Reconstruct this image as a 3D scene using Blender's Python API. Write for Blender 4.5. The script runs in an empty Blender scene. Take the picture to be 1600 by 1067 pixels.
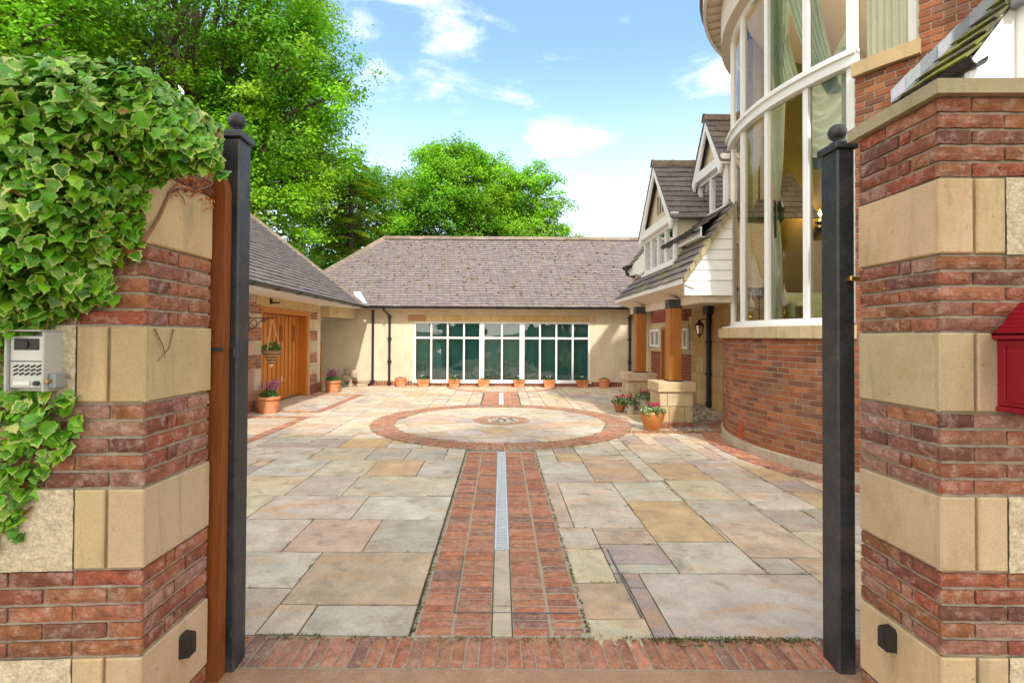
import bpy, math, random
import numpy as np
from mathutils import Vector, Matrix, noise
random.seed(7); rng = np.random.default_rng(11)
S = bpy.context.scene
COL = S.collection
R_ = math.radians
# ------------------------------------------------------------------ camera
F, HC = 800.0, 1.40
PITCH, ROLL, CX, CY = R_(0.75), R_(0.30), 783.0, 515.5
CM = Matrix.Rotation(math.pi/2 + PITCH, 3, 'X') @ Matrix.Rotation(ROLL, 3, 'Z')
CAM = Vector((0, 0, HC))
def ray(x, y):
    d = CM @ Vector(((x-CX)/F, -(y-CY)/F, -1)); return d / d.y
def G(x, y):                       # where the sight line meets the ground
    d = ray(x, y); t = -HC/d.z; return Vector((d.x*t, t, 0))
def atY(x, y, Y): return CAM + ray(x, y)*Y
def atX(x, y, X):
    d = ray(x, y); return CAM + d*(X/d.x)
cd = bpy.data.cameras.new('camera'); cam = bpy.data.objects.new('camera', cd); COL.objects.link(cam)
cam.matrix_world = Matrix.Translation(CAM) @ CM.to_4x4()
cd.sensor_width = 36; cd.lens = 36*F/1600; cd.shift_x = (800-CX)/1600; cd.shift_y = -(533.5-CY)/1600
cd.clip_start = 0.05; cd.clip_end = 2000
S.camera = cam
# ------------------------------------------------------------------ materials
def newmat(name):
    m = bpy.data.materials.new(name); m.use_nodes = True
    nt = m.node_tree; nt.nodes.clear()
    return m, nt, nt.nodes, nt.links
def nd(nt, t, **k):
    n = nt.nodes.new(t)
    for a, b in k.items():
        if a in ('operation', 'blend_type', 'data_type', 'attribute_name', 'noise_dimensions', 'feature', 'interpolation', 'wave_type', 'bands_direction', 'distribution'): setattr(n, a, b)
        else: n.inputs[a].default_value = b
    return n
def ramp(nt, fac, stops):
    r = nt.nodes.new('ShaderNodeValToRGB'); nt.links.new(fac, r.inputs[0])
    while len(r.color_ramp.elements) < len(stops): r.color_ramp.elements.new(.5)
    for e, (p, c) in zip(r.color_ramp.elements, stops):
        e.position = p; e.color = (c, c, c, 1) if not hasattr(c, '__len__') else (*c[:3], 1)
    return r.outputs[0]
def mixc(nt, a, b, fac, bt='MIX'):
    m = nt.nodes.new('ShaderNodeMix'); m.data_type = 'RGBA'; m.blend_type = bt
    for s, i in ((a, 6), (b, 7), (fac, 0)):
        if hasattr(s, 'is_linked'): nt.links.new(s, m.inputs[i])
        elif i == 0: m.inputs[0].default_value = s
        else: m.inputs[i].default_value = (*s[:3], 1)
    return m.outputs[2]
def mat(name, col, rough=.85, var=.25, vs=6, bump=.3, bs=60, tint=True, metal=0, spec=.3, stain=None, ss=2.0, samt=.5, fine=0.0, fs=150, stretch=None, trans=None, coat=0, bd=.01, seed=False, streak=None, vein=None):
    m, nt, N, L = newmat(name)
    out = N.new('ShaderNodeOutputMaterial'); p = N.new('ShaderNodeBsdfPrincipled')
    tc = N.new('ShaderNodeTexCoord'); vec = tc.outputs['Object']
    if stretch:
        mp = N.new('ShaderNodeMapping'); mp.inputs['Scale'].default_value = stretch; L.new(vec, mp.inputs[0]); vec = mp.outputs[0]
    if seed:
        at0 = nd(nt, 'ShaderNodeAttribute', attribute_name='tint'); sc0 = N.new('ShaderNodeVectorMath'); sc0.operation = 'SCALE'; L.new(at0.outputs['Vector'], sc0.inputs[0]); sc0.inputs['Scale'].default_value = 137
        ad0 = N.new('ShaderNodeVectorMath'); ad0.operation = 'ADD'; L.new(vec, ad0.inputs[0]); L.new(sc0.outputs[0], ad0.inputs[1]); vec = ad0.outputs[0]
    n1 = nd(nt, 'ShaderNodeTexNoise', Scale=vs, Detail=6.0, Roughness=.62); L.new(vec, n1.inputs['Vector'])
    f = ramp(nt, n1.outputs['Fac'], [(.25, 1-var), (.75, 1+var*.6)])
    c = mixc(nt, col, f, 1.0, 'MULTIPLY')
    if tint:
        a = nd(nt, 'ShaderNodeAttribute', attribute_name='tint'); c = mixc(nt, c, a.outputs['Color'], 1.0, 'MULTIPLY')
    if stain is not None:
        n2 = nd(nt, 'ShaderNodeTexNoise', Scale=ss, Detail=8.0, Roughness=.7); L.new(vec, n2.inputs['Vector'])
        c = mixc(nt, c, stain, ramp(nt, n2.outputs['Fac'], [(.50, 0.0), (.70, samt)]))
    for extra in (streak, vein):
        if not extra: continue
        ecol, esc, lo_, hi_, ea, escale, edist = extra
        me_ = N.new('ShaderNodeMapping'); me_.inputs['Scale'].default_value = esc; L.new(vec, me_.inputs[0])
        ne = nd(nt, 'ShaderNodeTexNoise', Scale=escale, Detail=6.0, Roughness=.6, Distortion=edist); L.new(me_.outputs[0], ne.inputs['Vector'])
        c = mixc(nt, c, ecol, ramp(nt, ne.outputs['Fac'], [(lo_, 0.0), (hi_, ea)]))
    if fine:
        n3 = nd(nt, 'ShaderNodeTexNoise', Scale=fs, Detail=3.0, Roughness=.7); L.new(vec, n3.inputs['Vector'])
        c = mixc(nt, c, ramp(nt, n3.outputs['Fac'], [(.3, 1-fine), (.7, 1+fine)]), 1.0, 'MULTIPLY')
    L.new(c, p.inputs['Base Color'])
    p.inputs['Roughness'].default_value = rough; p.inputs['Metallic'].default_value = metal
    p.inputs['Specular IOR Level'].default_value = spec; p.inputs['Coat Weight'].default_value = coat
    if bump:
        nb = nd(nt, 'ShaderNodeTexNoise', Scale=bs, Detail=7.0, Roughness=.65); L.new(vec, nb.inputs['Vector'])
        b = nd(nt, 'ShaderNodeBump', Strength=bump, Distance=bd); L.new(nb.outputs['Fac'], b.inputs['Height']); L.new(b.outputs[0], p.inputs['Normal'])
    sh = p.outputs[0]
    if trans:
        t = N.new('ShaderNodeBsdfTranslucent'); L.new(c, t.inputs[0]); mx = N.new('ShaderNodeMixShader'); mx.inputs[0].default_value = trans
        L.new(sh, mx.inputs[1]); L.new(t.outputs[0], mx.inputs[2]); sh = mx.outputs[0]
    L.new(sh, out.inputs[0]); return m
def glassmat(name, refl=.06, tintc=(.95, .97, .95), wav=.02, gain=1.0):
    m, nt, N, L = newmat(name)
    out = N.new('ShaderNodeOutputMaterial'); t = N.new('ShaderNodeBsdfTransparent'); t.inputs[0].default_value = (*tintc, 1)
    g = N.new('ShaderNodeBsdfGlossy'); g.inputs['Roughness'].default_value = 0.0
    fr = nd(nt, 'ShaderNodeFresnel', IOR=1.5)
    ml = nd(nt, 'ShaderNodeMath', operation='MULTIPLY_ADD'); L.new(fr.outputs[0], ml.inputs[0]); ml.inputs[1].default_value = gain; ml.inputs[2].default_value = refl
    ml.use_clamp = True
    tc = N.new('ShaderNodeTexCoord'); nb = nd(nt, 'ShaderNodeTexNoise', Scale=1.6, Detail=1.0); L.new(tc.outputs['Object'], nb.inputs['Vector'])
    b = nd(nt, 'ShaderNodeBump', Strength=wav, Distance=1.0); L.new(nb.outputs['Fac'], b.inputs['Height']); L.new(b.outputs[0], g.inputs['Normal'])
    mx = N.new('ShaderNodeMixShader'); L.new(ml.outputs[0], mx.inputs[0]); L.new(t.outputs[0], mx.inputs[1]); L.new(g.outputs[0], mx.inputs[2])
    L.new(mx.outputs[0], out.inputs[0]); return m
def emis(name, col, s):
    m, nt, N, L = newmat(name); out = N.new('ShaderNodeOutputMaterial'); e = nd(nt, 'ShaderNodeEmission', Strength=s); e.inputs[0].default_value = (*col, 1); L.new(e.outputs[0], out.inputs[0]); return m

m_slab = mat('sandstone paving', (1, 1, 1), .8, .30, 4, .7, 24, stain=(.33, .235, .15), ss=3.0, samt=.6, fine=.13, fs=80, seed=True, bd=.012, vein=((.58, .33, .15), (1, 3, 1), .52, .70, .55, 1.3, 1.6), streak=((.22, .19, .15), (1, 1, 1), .55, .72, .6, 7, .4))
m_soil = mat('joint soil', (.14, .105, .065), .95, .4, 12, .6, 90, tint=False)
m_paver = mat('red brick paving', (1, 1, 1), .9, .3, 18, .7, 55, seed=True, streak=((.50, .36, .26), (1, 1, 1), .50, .70, .6, 26, .5), stain=(.10, .065, .05), ss=14, samt=.6, fine=.2, fs=120)
m_mortar = mat('lime mortar', (.42, .36, .27), .95, .25, 20, .5, 120, tint=False)
m_mortarg = mat('grey brick mortar', (.44, .39, .30), .95, .25, 20, .5, 120, tint=False, stain=(.15, .13, .1), ss=9)
m_rustic = mat('rustic brick', (1, 1, 1), .9, .35, 16, .9, 45, seed=True, streak=((.10, .05, .04), (1, 1, 2), .54, .70, .6, 13, .6), stain=(.60, .48, .42), ss=22, samt=.55, fine=.3, fs=160, bd=.015)
m_brick = mat('orange red brick', (1, 1, 1), .88, .25, 12, .4, 70, fine=.2, fs=120, seed=True, stain=(.14, .06, .04), ss=12, samt=.45)
m_stone = mat('yellow sandstone', (1, 1, 1), .85, .14, 4, .3, 70, stain=(.36, .25, .10), ss=3.2, samt=.45, fine=.13, fs=190, seed=True, streak=((.22, .19, .12), (3.5, 3.5, .6), .54, .74, .55, 3.2, .3), vein=((.16, .10, .04), (1, 1, 1), .66, .72, .6, 38, 0))
m_dash = mat('rough render', (.68, .59, .43), .95, .25, 40, .8, 75, tint=False, bd=.015, fine=.25, fs=90)
m_render = mat('cream render', (.70, .60, .44), .9, .10, 3, .5, 90, tint=False, stain=(.50, .39, .24), ss=.9, samt=.4, fine=.12, fs=60, bd=.02, streak=((.44, .35, .23), (2.2, 2.2, .4), .50, .80, .5, 1.6, .3))
m_slate = mat('roof slate', (1, 1, 1), .72, .22, 7, .3, 45, fine=.22, fs=40, stain=(.19, .15, .09), ss=2.5, samt=.3)
m_mossy = mat('mossy slate', (1, 1, 1), .85, .3, 9, .6, 50, stain=(.21, .22, .02), ss=5, samt=.95, fine=.25, fs=60)
m_ridge = mat('ridge tile', (.225, .185, .15), .9, .3, 9, .4, 50, fine=.3, fs=40)
m_white = mat('white paint', (.82, .82, .81), .45, .05, 5, .05, 60, tint=False, spec=.4)
m_clad = mat('white weatherboard', (.78, .79, .80), .5, .06, 5, .05, 60, tint=False)
m_soffit = mat('cream soffit', (.72, .62, .50), .6, .08, 5, .05, 60, tint=False)
m_black = mat('black gutter plastic', (.022, .022, .024), .4, .2, 8, .05, 60, tint=False, spec=.4)
m_iron = mat('weathered black steel', (.032, .036, .044), .42, .5, 9, .25, 60, tint=False, spec=.5, stain=(.11, .085, .07), ss=6, samt=.5, fine=.3, fs=60)
m_door = mat('orange stained door boards', (.58, .205, .028), .45, .25, 6, .15, 40, stretch=(9, 9, .6), tint=True, stain=(.36, .12, .02), ss=4, samt=.5, spec=.4)
m_oak = mat('varnished oak', (.40, .148, .026), .42, .30, 6, .15, 40, stretch=(9, 9, .6), tint=True, stain=(.25, .09, .02), ss=4, samt=.45, spec=.4)
m_gate = mat('varnished hardwood gate', (.25, .075, .018), .38, .35, 7, .2, 40, stretch=(10, 10, .7), tint=True, stain=(.10, .035, .012), ss=5, samt=.6, spec=.45)
m_lead = mat('grey lead', (.30, .32, .35), .55, .25, 9, .2, 40, tint=True, metal=.3)
m_alu = mat('galvanised grating', (.66, .70, .75), .5, .2, 20, .1, 60, tint=False, metal=.1)
m_conc = mat('red stained concrete', (.42, .265, .175), .9, .25, 5, .5, 80, tint=False, stain=(.36, .16, .08), ss=1.6, samt=.75, fine=.25, fs=140)
m_concg = mat('pale concrete', (.54, .46, .35), .9, .2, 6, .4, 80, tint=False, stain=(.2, .16, .11), ss=4, samt=.5)
m_ground = mat('rough ground', (.10, .12, .04), .95, .4, 3, .8, 20, tint=False)
m_leaf = mat('tree leaves', (1, 1, 1), .5, .2, .6, 0, tint=True, spec=.25, trans=.45)
m_ivy = mat('ivy leaves', (1, 1, 1), .30, .25, 30, .12, 60, tint=True, spec=.45, trans=.18)
m_bark = mat('tree bark', (.10, .075, .05), .95, .4, 8, .8, 20, tint=False)
m_terra = mat('terracotta', (.62, .235, .095), .8, .18, 9, .2, 60, tint=True, stain=(.72, .55, .42), ss=7, samt=.5)
m_glaze = mat('ochre glazed clay', (.46, .17, .045), .35, .2, 7, .1, 50, tint=False, spec=.5)
m_cream = mat('cream clay', (.52, .46, .33), .75, .15, 9, .15, 60, tint=True)
m_plant = mat('plant leaves', (1, 1, 1), .5, .15, 20, 0, tint=True, trans=.3)
m_red = mat('red enamel', (.27, .004, .018), .38, .12, 6, .06, 50, tint=False, spec=.5)
m_silver = mat('silver intercom metal', (.52, .54, .53), .42, .08, 8, .05, 90, tint=True, metal=.25)
m_dark = mat('dark plastic', (.025, .024, .022), .35, .1, 8, .05, 60, tint=False, spec=.4)
m_brass = mat('worn brass', (.55, .36, .10), .3, .15, 8, .05, 60, tint=False, metal=.9)
m_porc = mat('opal glass', (.80, .80, .72), .25, .04, 8, 0, tint=False)
m_drape = mat('pale green drape', (.66, .74, .62), .8, .12, 6, .15, 90, tint=True, trans=.35)
m_olive = mat('olive gold wall', (.15, .115, .024), .8, .2, 2.5, .1, 40, tint=False)
m_net = mat('net curtain', (.66, .70, .62), .8, .1, 6, .1, 90, tint=True, trans=.4)
m_teal = mat('teal blind', (.04, .29, .27), .8, .12, 3, .1, 40, tint=False)
m_carpet = mat('interior floor', (.20, .16, .10), .9, .1, 6, .1, 60, tint=False)
m_sofa = mat('sage upholstery', (.42, .46, .24), .85, .15, 8, .3, 90, tint=False)
m_pink = mat('pink sandstone', (1, 1, 1), .85, .15, 6, .2, 70, fine=.1)
m_glass = glassmat('tower glass', .0, (.95, .98, .94), .004, 1.1)
m_glassd = glassmat('dormer glass', .38, (.9, .95, .9), .004, 1.2)
m_glassp = glassmat('pool room glass', .11, (.92, .96, .94), .02, 1.0)
m_rope = mat('woven basket', (.55, .36, .2), .9, .3, 30, .6, 80, tint=True)
m_flame = emis('lit candle bulb', (1, .72, .30), 14)
m_pebble = mat('river pebbles', (1, 1, 1), .7, .2, 20, .2, 60)

# ------------------------------------------------------------------ mesh building
ORG = {}
class MB:
    def __init__(s): s.v = []; s.f = []; s.t = []; s.m = []
    def quadmesh(s, vs, fs, tint=(1, 1, 1), mi=0):
        o = len(s.v); s.v += [tuple(p) for p in vs]
        for f in fs: s.f.append([i+o for i in f]); s.t.append(tint); s.m.append(mi)
    def poly(s, pts, tint=(1, 1, 1), mi=0): s.quadmesh(pts, [list(range(len(pts)))], tint, mi)
    def prism(s, pts, off, tint=(1, 1, 1), mi=0):
        n = len(pts); off = Vector(off); a = [Vector(p) for p in pts]; b = [p+off for p in a]
        s.quadmesh(a+b, [list(range(n))[::-1], list(range(n, 2*n))]+[[i, (i+1) % n, n+(i+1) % n, n+i] for i in range(n)], tint, mi)
    def box(s, lo, hi, tint=(1, 1, 1), b=0, mi=0):
        lo = Vector(lo); hi = Vector(hi); s.obox((lo+hi)/2, (hi-lo)/2, None, tint, b, mi)
    def obox(s, c, h, M=None, tint=(1, 1, 1), b=0, mi=0):
        c = Vector(c); V = []
        for i in range(8):
            sg = [1 if i >> k & 1 else -1 for k in range(3)]
            if b:
                for k in range(3):
                    V.append(Vector([sg[j]*(h[j]-(0 if j == k else b)) for j in range(3)]))
            else: V.append(Vector([sg[j]*h[j] for j in range(3)]))
        if b: ix = lambda i, k: i*3+k
        else: ix = lambda i, k: i
        fs = []
        for k in range(3):
            a, e = (k+1) % 3, (k+2) % 3
            for sg in (0, 1):
                q = [sg << k, sg << k | 1 << a, sg << k | 1 << a | 1 << e, sg << k | 1 << e]
                if not sg: q = q[::-1]
                fs.append([ix(i, k) for i in q])
        if b:
            for k in range(3):
                a, e = (k+1) % 3, (k+2) % 3
                for sa in (0, 1):
                    for se in (0, 1):
                        i0 = sa << a | se << e; i1 = i0 | 1 << k
                        fs.append([ix(i0, a), ix(i1, a), ix(i1, e), ix(i0, e)])
            for i in range(8): fs.append([ix(i, 0), ix(i, 1), ix(i, 2)])
        s.quadmesh([c+(M @ p if M else p) for p in V], fs, tint, mi)
    def panel(s, f, u0, u1, v0, v1, h, b, tint=(1, 1, 1), grid=None, amp=0, w0=-.003, jit=0, nu=1, mi=0):
        # a brick, stone or slab lying on the surface f(u,v,w)
        J = lambda: random.uniform(-jit, jit) if jit else 0
        if grid:
            gu, gv = grid; V = []; sd = random.random()*90
            for j in range(gv+1):
                for i in range(gu+1):
                    uu = u0+(u1-u0)*i/gu; vv = v0+(v1-v0)*j/gv
                    e = i in (0, gu) or j in (0, gv)
                    if e:
                        uu += random.uniform(-.3, .3)*amp; vv += random.uniform(-.35, .35)*amp
                    w = h - (b if e else 0) + amp*noise.noise((uu*30+sd, vv*45, sd))*(.6 if e else 1.0)
                    V.append(f(uu, vv, w))
            n = gu+1; fs = [[j*n+i, j*n+i+1, (j+1)*n+i+1, (j+1)*n+i] for j in range(gv) for i in range(gu)]
            rim = list(range(n))+[n*j+gu for j in range(1, gv+1)]+[n*gv+i for i in range(gu-1, -1, -1)]+[n*j for j in range(gv-1, 0, -1)]
            o = len(V)
            for k in rim:
                i, j = k % n, k//n; V.append(f(u0+(u1-u0)*i/gu, v0+(v1-v0)*j/gv, w0))
            m = len(rim); fs += [[o+i, o+(i+1) % m, rim[(i+1) % m], rim[i]] for i in range(m)]
            s.quadmesh(V, fs, tint, mi); return
        us = [u0+(u1-u0)*i/nu for i in range(nu+1)]
        P = [(u+(J() if jit else 0), v0+J()) for u in us]+[(u+J(), v1+J()) for u in us[::-1]]
        n = len(P); uc, vc = (u0+u1)/2, (v0+v1)/2
        def ins(p):
            u, v = p
            return (u+(b if u < u0+1e-6+2*jit+b and u < uc else (-b if u > u1-1e-6-2*jit-b and u > uc else 0)), v+(b if v < vc else -b))
        V = [f(u, v, w0) for u, v in P]+[f(u, v, h-b) for u, v in P]+[f(*ins(p), h) for p in P]
        fs = [[k*n+i, k*n+(i+1) % n, (k+1)*n+(i+1) % n, (k+1)*n+i] for k in (0, 1) for i in range(n)]
        k = nu
        fs += [[2*n+i, 2*n+i+1, 2*n+n-2-i, 2*n+n-1-i] for i in range(nu)]
        s.quadmesh(V, fs, tint, mi)
    def tube(s, pts, r, n=8, tint=(1, 1, 1), cap=True, mi=0):
        pts = [Vector(p) for p in pts]; rs = r if hasattr(r, '__len__') else [r]*len(pts); V = []
        a = None
        for i, p in enumerate(pts):
            t = (pts[min(i+1, len(pts)-1)]-pts[max(i-1, 0)]).normalized()
            if a is None: a = t.cross(Vector((0, 0, 1)) if abs(t.z) < .9 else Vector((1, 0, 0))).normalized()
            a = (a - t*a.dot(t)).normalized(); b = t.cross(a)
            V += [p+(a*math.cos(2*math.pi*k/n)+b*math.sin(2*math.pi*k/n))*rs[i] for k in range(n)]
        fs = [[i*n+k, i*n+(k+1) % n, (i+1)*n+(k+1) % n, (i+1)*n+k] for i in range(len(pts)-1) for k in range(n)]
        if cap: fs += [list(range(n))[::-1], list(range((len(pts)-1)*n, len(pts)*n))]
        s.quadmesh(V, fs, tint, mi)
    def lathe(s, prof, c=(0, 0, 0), n=28, tint=(1, 1, 1), M=None, sq=0, mi=0):
        c = Vector(c); V = []
        for r, z in prof:
            for k in range(n):
                a = 2*math.pi*k/n+(math.pi/4 if sq else 0)
                V.append(c+Vector((r*math.cos(a), r*math.sin(a), z)))
        fs = [[i*n+k, i*n+(k+1) % n, (i+1)*n+(k+1) % n, (i+1)*n+k] for i in range(len(prof)-1) for k in range(n)]
        s.quadmesh(V, fs, tint, mi)
    def leaf(s, p, nrm, ax, l, w, tint):
        nrm = Vector(nrm).normalized(); ax = Vector(ax); ax = (ax-nrm*ax.dot(nrm)).normalized(); b = nrm.cross(ax); p = Vector(p)
        s.quadmesh([p, p+ax*l*.5+b*w*.5, p+ax*l-nrm*l*.1, p+ax*l*.5-b*w*.5], [[0, 1, 2, 3]], tint)
    def build(s, name, mats, parent=None, smooth=False):
        me = bpy.data.meshes.new(name); o = bpy.data.objects.new(name, me); COL.objects.link(o)
        org = ORG.get(parent.name, Vector()) if parent else Vector()
        v = np.array(s.v, dtype=np.float32).reshape(-1, 3)-np.array(org, dtype=np.float32)
        me.from_pydata(v.tolist(), [], s.f)
        at = me.attributes.new('tint', 'FLOAT_COLOR', 'FACE')
        t = np.ones((len(s.f), 4), dtype=np.float32); t[:, :3] = np.array(s.t, dtype=np.float32).reshape(-1, 3); at.data.foreach_set('color', t.ravel())
        for m in (mats if isinstance(mats, (list, tuple)) else [mats]): me.materials.append(m)
        if any(s.m): me.polygons.foreach_set('material_index', s.m)
        if smooth:
            me.polygons.foreach_set('use_smooth', [True]*len(s.f))
            if smooth != 'all':
                me.set_sharp_from_angle(angle=R_(40))
        me.update()
        if parent: o.parent = parent; ORG[o.name] = org
        return o
def tag(o, label, cat, group=None):
    o['label'] = label; o['category'] = cat
    if group: o['group'] = group
    return o
def thing(name, label, cat, loc=(0, 0, 0), group=None, rz=0):
    o = bpy.data.objects.new(name, None); COL.objects.link(o); o.empty_display_size = .1
    o.location = loc; o.rotation_euler.z = rz; ORG[o.name] = Vector(loc); return tag(o, label, cat, group)
def struct(o): o['kind'] = 'structure'; return o
def stuff(o): o['kind'] = 'stuff'; return o
def copy_tree(o, parent=None):
    c = o.copy(); COL.objects.link(c)
    if parent: c.parent = parent
    for ch in list(o.children): copy_tree(ch, c)
    return c
def planef(O, U, V, N):
    O = Vector(O); U = Vector(U).normalized(); V = Vector(V).normalized(); N = Vector(N).normalized()
    return lambda u, v, w: O+U*u+V*v+N*w
def pick(pal, j=.12):
    c = random.choice(pal); k = random.uniform(1-j, 1+j); return tuple(x*k*random.uniform(.96, 1.04) for x in c)
P_RUS = [(.33, .115, .065), (.37, .145, .085), (.28, .095, .06), (.20, .085, .058), (.38, .155, .085), (.37, .20, .15), (.31, .14, .10), (.36, .105, .06), (.32, .135, .065)]
P_TOW = [(.35, .125, .058), (.31, .10, .05), (.39, .15, .068), (.25, .095, .05), (.34, .13, .06), (.30, .145, .085), (.20, .085, .055)]
P_PAV = [(.45, .19, .115), (.42, .165, .10), (.49, .225, .14), (.36, .155, .105), (.47, .205, .12), (.43, .21, .14), (.28, .155, .12), (.46, .17, .095)]
P_RNG = [tuple(x*.88 for x in c) for c in P_PAV]+[(.34, .22, .15), (.38, .25, .17), (.30, .20, .12)]
P_STO = [(.56, .42, .245), (.53, .40, .225), (.585, .455, .285), (.55, .43, .27)]
P_SLB = [(.58, .505, .38)]*4+[(.56, .505, .41)]*3+[(.57, .44, .32)]*2+[(.48, .42, .36), (.58, .42, .25), (.53, .415, .32), (.43, .37, .325)]
P_SLT = [(.195, .165, .165), (.205, .173, .17), (.185, .156, .16), (.212, .175, .168), (.198, .166, .158), (.188, .16, .165)]
def lay(mb, f, U0, U1, V0, V1, bl, bh, j, h, b, pal, bond=.5, grid=None, amp=0, mask=None, jv=.12, nu=1, head=False, jit=.0015):
    n = max(1, round((V1-V0)/(bh+j))); ph = (V1-V0)/n
    for r in range(n):
        v0 = V0+r*ph+j/2; v1 = V0+(r+1)*ph-j/2
        u = U0-(bl+j)*(bond if r % 2 else 0); k = 0
        while u < U1-.01:
            L = bl
            if head and r % 2 == 0 and k % 3 == 1: L = bl*.48
            a, e = max(u+j/2, U0+(0 if u < U0 else j/2)), min(u+L+j/2, U1)
            if e-a > .018 and (mask is None or mask((a+e)/2, (v0+v1)/2)):
                mb.panel(f, a, e, v0, v1, h+random.uniform(-.002, .002), b, pick(pal, jv), grid, amp, jit=jit if not grid else 0, nu=nu)
            u += L+j; k += 1
def clip(poly, axis, val, keep_ge):
    out = []
    for i in range(len(poly)):
        p, q = poly[i], poly[(i+1) % len(poly)]
        ip = (p[axis] >= val) == keep_ge; iq = (q[axis] >= val) == keep_ge
        if ip: out.append(p)
        if ip != iq:
            t = (val-p[axis])/(q[axis]-p[axis]); out.append((p[0]+(q[0]-p[0])*t, p[1]+(q[1]-p[1])*t))
    return out
def slates(mb, pts, sw=.26, sh=.15, pal=P_SLT, th=.012, jv=.09):
    # pts: roof polygon, the first edge is the eave; courses of lapped slates
    P = [Vector(p) for p in pts]; O = P[0]; U = (P[1]-P[0]).normalized()
    N = Vector((0, 0, 0))
    for i in range(1, len(P)-1): N += (P[i]-O).cross(P[i+1]-O)
    N.normalize()
    if N.z < 0: N = -N
    V = N.cross(U)
    if V.z < 0: V = -V
    q = [((p-O).dot(U), (p-O).dot(V)) for p in P]
    mb.poly([O+U*a+V*b-N*.02 for a, b in q], (.06, .055, .05))
    v0, v1 = min(b for a, b in q), max(b for a, b in q); r = 0; v = v0-.03
    while v < v1-.01:
        row = clip(clip(q if r else [(a, b if b > v0+.01 else b-.03) for a, b in q], 1, v, True), 1, v+sh*1.25, False)
        if len(row) > 2:
            u0, u1 = min(a for a, b in row), max(a for a, b in row)
            u = u0-(sw/2 if r % 2 else 0)-random.uniform(0, .02)
            while u < u1:
                c = clip(clip(row, 0, u+.003, True), 0, u+sw-.003, False)
                if len(c) > 2:
                    dv = random.uniform(-.006, .006); t = pick(pal, jv); dz = random.uniform(-.003, .004)
                    top = [O+U*a+V*(b+dv)+N*(th*1.9+dz-(b-v)/(sh*1.25)*th*1.7) for a, b in c]
                    n = len(c); mb.quadmesh(top+[p-N*.02 for p in top], [list(range(n))]+[[i, (i+1) % n, n+(i+1) % n, n+i] for i in range(n)], t)
                u += sw
        v += sh; r += 1
def ridge(mb, A, B, w=.13, L=.45, tint=None):
    A = Vector(A); B = Vector(B); t = (B-A).normalized(); s = t.cross(Vector((0, 0, 1))).normalized(); u = s.cross(t)
    n = max(1, round((B-A).length/L))
    for i in range(n):
        p = A+(B-A)*(i/n); q = A+(B-A)*((i+1)/n)-t*.012; c = tint or pick([(1, 1, 1), (.85, .82, .8), (1.12, 1.05, .95)], .1)
        prof = [(-w, -.07), (-w*.55, .015), (0, .05), (w*.55, .015), (w, -.07)]; dz = u*random.uniform(-.004, .006)
        V = [p+s*a+u*b+dz for a, b in prof]+[q+s*a+u*b+dz for a, b in prof]
        mb.quadmesh(V, [[k, k+1, 6+k, 5+k] for k in range(4)]+[[4, 3, 2, 1, 0], [5, 6, 7, 8, 9]], c)
        mb.quadmesh([p+s*a*1.03+u*(b+.006)+t*k for k in (-.02, .025) for a, b in prof], [[k, k+1, 6+k, 5+k] for k in range(4)], (1.15, 1.08, .95))
def gutter(mb, A, B, r=.06, brackets=.9, side=None):
    A = Vector(A); B = Vector(B); t = (B-A).normalized(); s = t.cross(Vector((0, 0, 1))).normalized(); z = Vector((0, 0, 1))
    prof = [(math.cos(a)*r, math.sin(a)*r) for a in [math.pi+math.pi*k/8 for k in range(9)]]
    prof += [(x*.86, y*.86) for x, y in prof[::-1]]; n = len(prof)
    V = [A+s*x+z*y for x, y in prof]+[B+s*x+z*y for x, y in prof]
    mb.quadmesh(V, [[i, (i+1) % n, n+(i+1) % n, n+i] for i in range(n)]+[list(range(n)), list(range(n, 2*n))[::-1]])
    k = int((B-A).length/brackets)
    for i in range(k+1):
        p = A+(B-A)*((i+.3)/(k+.6)); rr = r*1.14
        V = [p+s*math.cos(a)*rr+z*math.sin(a)*rr+t*e for e in (-.03, .03) for a in [math.pi+math.pi*q/8 for q in range(9)]]
        mb.quadmesh(V, [[q, q+1, 10+q, 9+q] for q in range(8)])
        mb.quadmesh([p+s*math.cos(a)*ra+z*math.sin(a)*ra+t*e for ra in (rr, r*.9) for e in (-.03, .03) for a in [math.pi+math.pi*q/8 for q in range(9)]], [[q, q+1, 19+q, 18+q] for q in range(8)]+[[9+q, 10+q, 28+q, 27+q] for q in range(8)])
def downpipe(pts, parent, r=.035):
    mb = MB(); mb.tube(pts, r, 10)
    a, b = Vector(pts[-1]), Vector(pts[-2])
    if abs(a.z-b.z) < .3: a, b = b, Vector(pts[-3])
    for k in (.02, .33, .66, .97):
        p = b+(a-b)*k; mb.tube([p+Vector((0, 0, -.03)), p+Vector((0, 0, .03))], r*1.3, 10); mb.box(p+Vector((-.06, .0, -.012)), p+Vector((.06, .045, .012)))
    return mb.build('downpipe', m_black, parent, True)
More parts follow.
